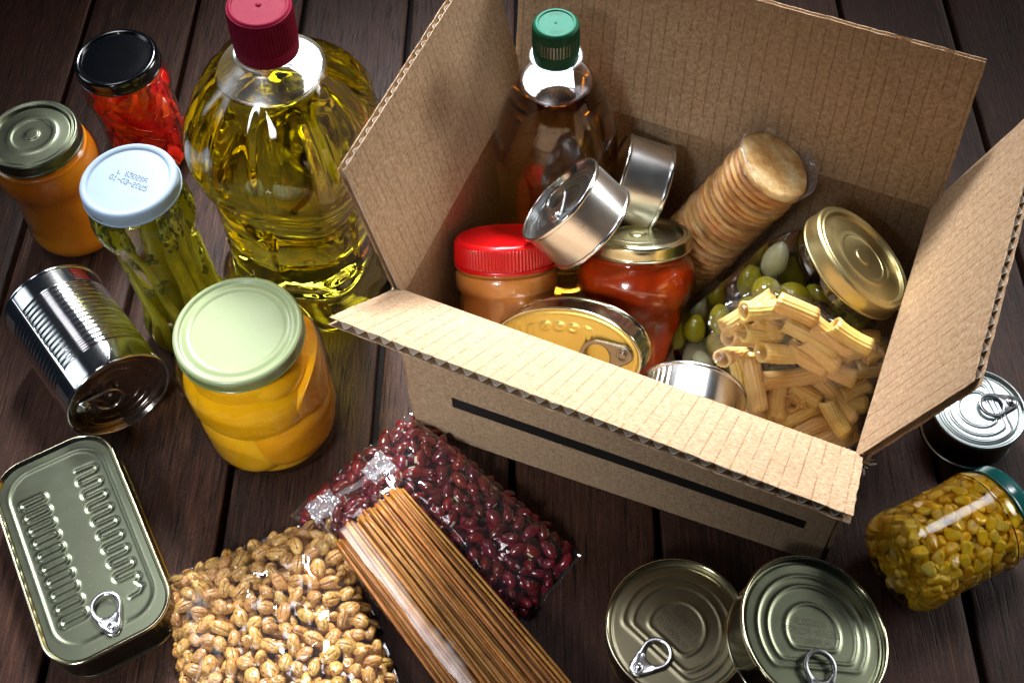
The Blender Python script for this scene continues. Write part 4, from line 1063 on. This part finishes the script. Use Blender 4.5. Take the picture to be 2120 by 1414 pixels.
RG = [(10.4,38.3,14.1,13.4,39.8,15.2),(11.4,38.4,14.6,13.9,39.0,15.1),(13.6,38.8,16.0,15.2,38.2,15.6),(10.9,38.1,12.5,12.5,38.5,12.8),(11.6,37.8,13.2,13.5,38.2,13.5),(14.0,38.4,14.7,16.9,36.9,13.7),(15.2,38.1,15.0,18.0,36.6,13.9),(16.5,37.6,15.3,18.6,36.5,14.5),(12.8,36.9,12.4,14.6,37.3,12.7),(14.5,37.5,12.9,16.3,36.6,12.3),(15.7,37.3,13.7,16.7,36.6,13.2),(18.1,37.5,10.9,20.9,38.4,11.5),(19.6,37.3,9.4,20.8,37.8,9.7),(13.0,36.7,10.5,16.9,37.1,10.8),(17.0,37.2,9.9,19.3,34.9,8.4),(18.5,37.5,8.5,20.5,36.6,8.0),(12.2,38.0,11.7,12.8,35.0,9.7),(14.1,36.8,10.0,13.9,35.5,9.2),(15.0,36.8,9.8,16.5,36.1,9.3),(13.7,35.0,7.8,16.7,36.2,8.6),(14.8,34.6,7.2,17.4,35.6,7.9),(16.1,34.2,6.7,18.9,35.3,7.5),(17.5,33.7,6.4,19.5,34.8,7.1),(10.8,37.7,10.9,11.5,38.3,11.3),(11.5,37.8,10.5,11.9,37.1,10.1),(18.5,34.0,6.1,19.7,34.5,6.4),(13.1,36.0,7.0,14.4,36.4,7.2),(16.8,37.0,11.7,17.8,36.6,11.4),(12.2,38.4,13.8,13.4,38.5,13.9),(15.9,36.9,7.1,16.8,36.0,6.6),(19.8,36.8,7.1,20.1,35.7,6.4),(13.1,35.7,7.0,14.2,35.3,6.7),(18.9,39.3,12.0,20.9,37.3,11.2),(17.4,38.9,12.6,19.8,38.6,12.2),(18.2,36.1,9.3,20.2,37.3,9.0),(16.9,35.9,9.6,18.2,34.2,8.2),(17.6,35.6,8.9,19.6,35.9,8.6)]
rsegs = []
for i, g in enumerate(RG):
    p, q_ = Vector(g[:3]), Vector(g[3:])
    wn = Vector((-.918, .397, 0)); off = min((p-B0).dot(wn), (q_-B0).dot(wn)); 
    if off < 1.0: p += wn*(1.0-off); q_ += wn*(1.0-off)
    if i in (1, 3, 4, 8, 11, 12, 15, 23, 24, 28): (p if p.x < q_.x else q_).z += 1.1
    d = q_-p; Ld = max(d.length, 2.6); mid = (p+q_)/2; d.normalize()
    put('rigatoni', rigs[i % 4], t, mid-org, d.to_track_quat('Z', 'Y') @ Quaternion((0, 0, 1), random.uniform(0, 2*PI)), (1, 1, Ld/3.9))
    rsegs.append((mid-d*Ld/2, mid+d*Ld/2))
for i in range(46):           # deeper tubes filling the bag
    u, v = random.random(), random.random()
    c0 = Vector((11.0+9.2*u, 37.9-3.6*v-2.0*u*(.3), 11.6-4.6*v-1.0*u-1.2-random.random()*1.6))
    d = Vector((random.uniform(-1, 1), random.uniform(-.6, .6), random.uniform(-.4, .4))).normalized()
    off = min((c0+d*2-B0).dot(wn), (c0-d*2-B0).dot(wn)); c0 += wn*max(0, 1.2-off)
    put('rigatoni', rigs[i % 4], t, c0-org, d.to_track_quat('Z', 'Y'), (1, 1, random.uniform(.7, .95)))
def drape(segs, R, x0, x1, y0, y1, n, relax=40, pad=.06, reach=.9):
    xs = np.linspace(x0, x1, n); ys = np.linspace(y0, y1, n); X, Y = np.meshgrid(xs, ys, indexing='ij'); Z = np.full(X.shape, -1e3); ok = np.zeros(X.shape, bool)
    for a, b_ in segs:
        ab = np.array(b_-a)[:2]; l2 = max((ab**2).sum(), 1e-6)
        t_ = np.clip(((X-a.x)*ab[0]+(Y-a.y)*ab[1])/l2, 0, 1); d = np.hypot(X-(a.x+ab[0]*t_), Y-(a.y+ab[1]*t_))
        zc = a.z+(b_.z-a.z)*t_; zz = np.where(d < R+reach, zc+np.sqrt(np.clip(R*R-d*d, 0, None))-np.clip(d-R, 0, None)*1.0, -1e3)
        ok |= d < R+reach; Z = np.maximum(Z, zz)
    Z[Z < -100] = np.nan; base = np.where(np.isnan(Z), -1e3, Z); cur = base.copy()
    for _ in range(relax):
        av = np.zeros_like(cur); c_ = np.zeros_like(cur)
        for dx, dy in ((1, 0), (-1, 0), (0, 1), (0, -1)):
            s_ = np.roll(cur, (dx, dy), (0, 1)); m_ = s_ > -100; av += np.where(m_, s_, 0); c_ += m_
        av = np.where(c_ > 0, av/np.maximum(c_, 1), -1e3); cur = np.where(ok, np.maximum(base, av), -1e3)
    V = []; idx = -np.ones(X.shape, int)
    for i in range(n):
        for jj in range(n):
            if ok[i, jj]: idx[i, jj] = len(V); V.append((X[i, jj], Y[i, jj], cur[i, jj]+pad+.07*nz(X[i, jj]*1.3, Y[i, jj]*1.3, 4)))
    F = []
    for i in range(n-1):
        for jj in range(n-1):
            q_ = (idx[i, jj], idx[i+1, jj], idx[i+1, jj+1], idx[i, jj+1])
            if min(q_) >= 0: F.append(q_)
    return V, F
V, F = drape(rsegs, .50, 9.0, 22.5, 32.0, 41.0, 96, 60, .07, .55)
add('film', [Vector(v)-org for v in V], F, M['filmpasta'], t)
# stiff folded corners of the bag
def sheet(pts, name, mat, parent, o=Vector((0, 0, 0)), n=10, wob=.12, seed=0):
    a, b_, c0, d = [Vector(p) for p in pts]; V = []
    for i in range(n+1):
        for jj in range(n+1):
            u, v = i/n, jj/n; p = (a*(1-u)+b_*u)*(1-v)+(d*(1-u)+c0*u)*v
            V.append(p-o+Vector((0, 0, wob*nz(u*3, v*3, seed))))
    return add(name, V, grid_faces(n+1, n+1, False), mat, parent)
sheet([(10.1, 38.2, 14.2), (13.0, 39.7, 15.2), (11.2, 40.6, 15.6), (10.6, 40.3, 15.4)], 'film_corner', M['film2'], t, org, seed=1)
sheet([(9.2, 38.0, 13.6), (10.9, 38.2, 14.0), (10.7, 37.4, 13.0), (9.6, 37.3, 13.2)], 'film_corner', M['film2'], t, org, seed=2)
sheet([(20.2, 38.0, 11.9), (21.2, 39.1, 12.4), (21.3, 37.9, 11.6), (20.6, 37.0, 10.8)], 'film_corner', M['film2'], t, org, seed=3)

# ------------------------------------------------------------------ bags on the table
class Bag:
    def __init__(s, bl, br, tr, tl, T, p=4, squash=None, seed=0):
        s.c = [Vector((*q_, 0)) for q_ in (bl, br, tr, tl)]; s.T = T; s.p = p; s.sq = squash; s.seed = seed
    def xy(s, u, v):
        a, b_, c0, d = s.c; u, v = (u+1)/2, (v+1)/2; return (a*(1-u)+b_*u)*(1-v)+(d*(1-u)+c0*u)*v
    def h(s, u, v):
        k_ = max(0, 1-abs(u)**s.p)*max(0, 1-abs(v)**s.p); P_ = s.xy(u, v)
        h = s.T*k_**.45*(1+.10*nz(u*2.2, v*2.2, s.seed)); 
        if s.sq: h = min(h, s.sq(P_.x, P_.y))
        return h
    def film(s, mat, parent, o, n=80, ext=1.05, pad=.10, wr=.10):
        V = []; 
        for sd in (1, -1):
            for i in range(n+1):
                for jj in range(n+1):
                    u, v = (i/n*2-1)*ext, (jj/n*2-1)*ext
                    P_ = s.xy(u, v); uu, vv = max(-1, min(1, u)), max(-1, min(1, v))
                    hh = s.h(uu, vv)+pad
                    if abs(u) > 1 or abs(v) > 1: hh = .35+.35*nz(u*5, v*5, s.seed)
                    wv = wr*(nz(P_.x*.9, P_.y*.9, s.seed)+.5*abs(nz(P_.x*2.1, P_.y*2.1, s.seed+4)))
                    V.append(P_+Vector((.12*nz(v*6, s.seed)*(abs(u) > .97), .12*nz(u*6, s.seed)*(abs(v) > .97), (max(hh+wv*min(1, hh), .12)) if sd > 0 else .06))-o)
        k_ = n+1; F = grid_faces(n+1, n+1, False)
        return add('film', V, F+[tuple(reversed([x+k_*k_ for x in f])) for f in F], mat, parent)
def fill(bag, meshes, names, parent, o, md, depth, n_top, n_stuff, tilt=.5, step=.75, flat=True, stuffname='filling', mat=None, sc_=(.88, 1.12)):
    def smp():
        u, v = random.uniform(-.975, .975), random.uniform(-.975, .975); P_ = bag.xy(u, v); h = bag.h(u, v)
        return (P_.x, P_.y, max(h-depth, .3))
    pts = []
    for p in darts(n_top, smp, md, 30000): pts.append(p)
    for p in pts:
        k_ = random.randrange(len(meshes)); put(names, meshes[k_], parent, Vector(p)-o, rq(tilt) if random.random() < .85 else rq(), random.uniform(*sc_))
    ms, mt = [], []
    def smp2():
        p = smp(); z = p[2]-random.choice([.5, .7, step, step*1.6]); return (p[0], p[1], z) if z > .25 else (p[0], p[1], .28)
    for p in darts(n_stuff, smp2, md*.8, 16000): ms.append(random.choice(meshes)); mt.append(Matrix.Translation(Vector(p)-o) @ rq().to_matrix().to_4x4())
    V, F = join_copies(ms, mt); add(stuffname, V, F, mat, parent, stuff=True)
    return pts
# spaghetti placement is needed by the bean bag (it presses on it)
sd_ = Vector((.63, -.777, 0)).normalized(); sw_ = Vector((.777, .63, 0)).normalized(); s0 = Vector((-11.95, 31.2, 0))
def under(x, y):
    r = Vector((x, y, 0))-s0; a, b_ = r.dot(sd_), r.dot(sw_)
    if a > -1.8 and abs(b_) < 3.6: return 2.35-.030*max(a, 0)+max(0, abs(b_)-2.6)*.8
    return 9
bb = Bag((-17.6, 32.6), (-4.2, 22.6), (1.5, 29.6), (-10.0, 40.2), 2.9, 5, under, 3)
ob = Vector((-8, 31, 0))
t = thing('bean_bag', 'clear bag of dark red kidney beans lying under the spaghetti packet', 'bag of beans', ob)
beans = []
for s_ in range(3):
    def f(p, s_=s_):
        bend = .26*(p.x*p.x); k_ = 1+.05*nz(p.x*2, p.y*2, s_*3)
        return (p.x*k_, (p.y*.98+bend*.9)*k_, p.z*(1+.04*p.x))
    V, F = sphere(.72-.05*s_, .39, .36+.02*s_, f, 20, 14)
    k0 = len(V); e = [(-.05+.10*math.cos(a)*1.3, -.385+.0, .06*math.sin(a)) for a in np.linspace(0, 2*PI, 8, endpoint=False)]
    me = mk('bean', V, F, [M['bean'], M['hilum']]); 
    for p in me.polygons:
        c0 = p.center/S
        if s_ != 2 and abs(c0.x) < .12 and c0.y < -.30 and abs(c0.z) < .12: p.material_index = 1
    beans.append(me)
fill(bb, beans, 'kidney_bean', t, ob, .90, .48, 300, 420, .6, .7, stuffname='lower_beans', mat=M['bean'])
bb.film(M['film'], t, ob, 90, 1.04, .16, .13)

wb = Bag((-20.6, 13.5), (-7.2, 14.6), (-14.9, 32.4), (-25.6, 27.9), 3.5, 4, None, 8)
ow = Vector((-17, 23, 0))
t = thing('puffed_wheat_bag', 'clear bag of golden puffed wheat at the bottom of the picture', 'bag of cereal', ow)
wh = []
for s_ in range(5):
    def f(p, s_=s_):
        g = .15*math.exp(-(p.y/.13)**2)*(1 if p.z > 0 else .3)*(1-abs(p.x)**3)
        k_ = 1+.07*nz(p.x*1.6, p.y*1.6, p.z*1.6+s_*7)+.015*nz(p.x*5, p.y*5, p.z*5+s_)
        return (p.x*k_*(1-.12*p.x*(s_ % 2)), p.y*k_*(1+.05*s_/4), (p.z-g)*k_)
    V, F = sphere(.70-.025*s_, .385+.012*s_, .34, f, 28, 18)
    me = mk('kernel', V, F, [M['wheat'], M['crease']])
    for p in me.polygons:
        c0 = p.center/S
        if abs(c0.y) < .03 and c0.z > 0 and abs(c0.x) < .45 and s_ in (0, 2): p.material_index = 1
    wh.append(me)
fill(wb, wh, 'wheat_kernel', t, ow, .90, .40, 300, 520, .6, 1.0, stuffname='lower_kernels', mat=M['wheat'], sc_=(.8, 1.14))
wb.film(M['film2'], t, ow, 90, 1.05, .16, .14)

# spaghetti packet
os_ = s0
t = thing('spaghetti_packet', 'long clear packet of brown wholewheat spaghetti lying diagonally over the bean bag', 'pasta packet', os_, (0, 0, 1))
fr = Matrix((sw_, sd_, Vector((0, 0, 1)))).transposed()      # local x across, y along
def w2(x, s_, z): return sw_*x+sd_*s_+Vector((0, 0, z))
sg = []
for s_ in range(5):
    V = []; Ls = 26
    for i in range(27):
        y_ = i/26*Ls; bx = .10*math.sin(y_*.16+s_)*1.0; bz = .06*math.sin(y_*.2+s_*2)
        for a in range(8):
            an = PI/4*a+PI/8; V.append(((.098*math.cos(an))*1.05+bx, y_, .105*math.sin(an)*1.05+bz))
    F = grid_faces(27, 8, flip=True)+[tuple(range(8)), tuple(range(26*8, 27*8))[::-1]]
    sg.append(mk('strand', V, F, M['spag']))
fq = Matrix((sw_, sd_, -Vector((0, 0, 1)))).transposed().to_quaternion() if False else None
ang = math.atan2(sw_.y, sw_.x)
# local frame must be right handed: x = -across, y = along, z = up
base_q = Matrix((Vector((sd_.y, -sd_.x, 0)), sd_, Vector((0, 0, 1)))).transposed().to_quaternion()
def zc_(w_): return 3.35
cnt = 0
for lay in range(7):
    wmax = 2.75*math.sqrt(max(.05, 1-((lay-3)/4.6)**2)); nn = int(2*wmax/.21)
    for i in range(nn+1):
        x = -wmax+2*wmax*i/nn+random.uniform(-.05, .05); z = 2.55+lay*.235+random.uniform(-.05, .05)
        st = random.gauss(0, .16)+(.0 if lay > 2 else .2)-.10*(x > 1.2)+(random.random() < .08)*random.uniform(-.5, .2)+.35*(x < -.8)*(lay < 6)
        yaw_ = random.gauss(0, .006)+.006*x
        q = Quaternion((0, 0, 1), yaw_) @ base_q @ Quaternion((1, 0, 0), -.040) @ Quaternion((0, 1, 0), random.gauss(0, .25))
        if cnt < 300 and lay > 0: put('spaghetti_strand', random.choice(sg), t, w2(x, st, z), q)
        cnt += 1
V = []; n = 60
for i in range(110):
    s_ = -1.9+i/109*28.5
    k_ = min(1, max(0, (s_+1.9)/1.9))**.6; ht = 1.0*k_+.06; zc = 3.25-.04*s_+(1-k_)*.55
    for jj in range(n):
        a = 2*PI*jj/n; ca, sa = math.cos(a), math.sin(a)
        x = 3.10*(1-.10*(1-k_))*math.copysign(abs(ca)**.55, ca); z = (ht*(.93))*math.copysign(abs(sa)**.5, sa)
        wv = .03*nz(x*.6, s_*.25, 2)+.01*nz(x*3, s_*1.1, 6)+.22*(1-k_)*nz(x*3, s_*3, 1)
        V.append(w2(x+wv*.5*abs(ca), s_+.1*nz(x*3, 0, 1)*(i == 0), zc+z+wv*sa))
add('film', V, grid_faces(110, n), M['filmflat'], t)
# crimped end seam, a wavy ribbed ribbon
V = []; nr = 170
for i in range(nr+1):
    x = -3.1+6.3*i/nr; wav = .32*math.sin(x*1.1)+.12*math.sin(x*3.1); rib = .035*math.sin(i*1.35)
    for k_, (ds, dz) in enumerate(((0, 0), (.0, .22), (-.06, .42))): V.append(w2(x, -1.85+wav*.6-ds-k_*.16, 3.95+.25*math.sin(x*1.4)+dz*.8+rib))
add('crimped_seam', V, grid_faces(nr+1, 3, False), M['seal'], t)
sheet([w2(-3.0, -2.9, 3.9), w2(-1.2, -2.7, 4.5), w2(-1.0, -1.6, 4.1), w2(-3.1, -1.4, 3.7)], 'film_fold', M['seal'], t, n=16, wob=.5, seed=5)
sheet([w2(1.2, -2.6, 4.3), w2(3.1, -2.9, 4.4), w2(3.2, -1.0, 4.2), w2(1.4, -1.2, 4.3)], 'film_fold', M['seal'], t, n=16, wob=.5, seed=7)
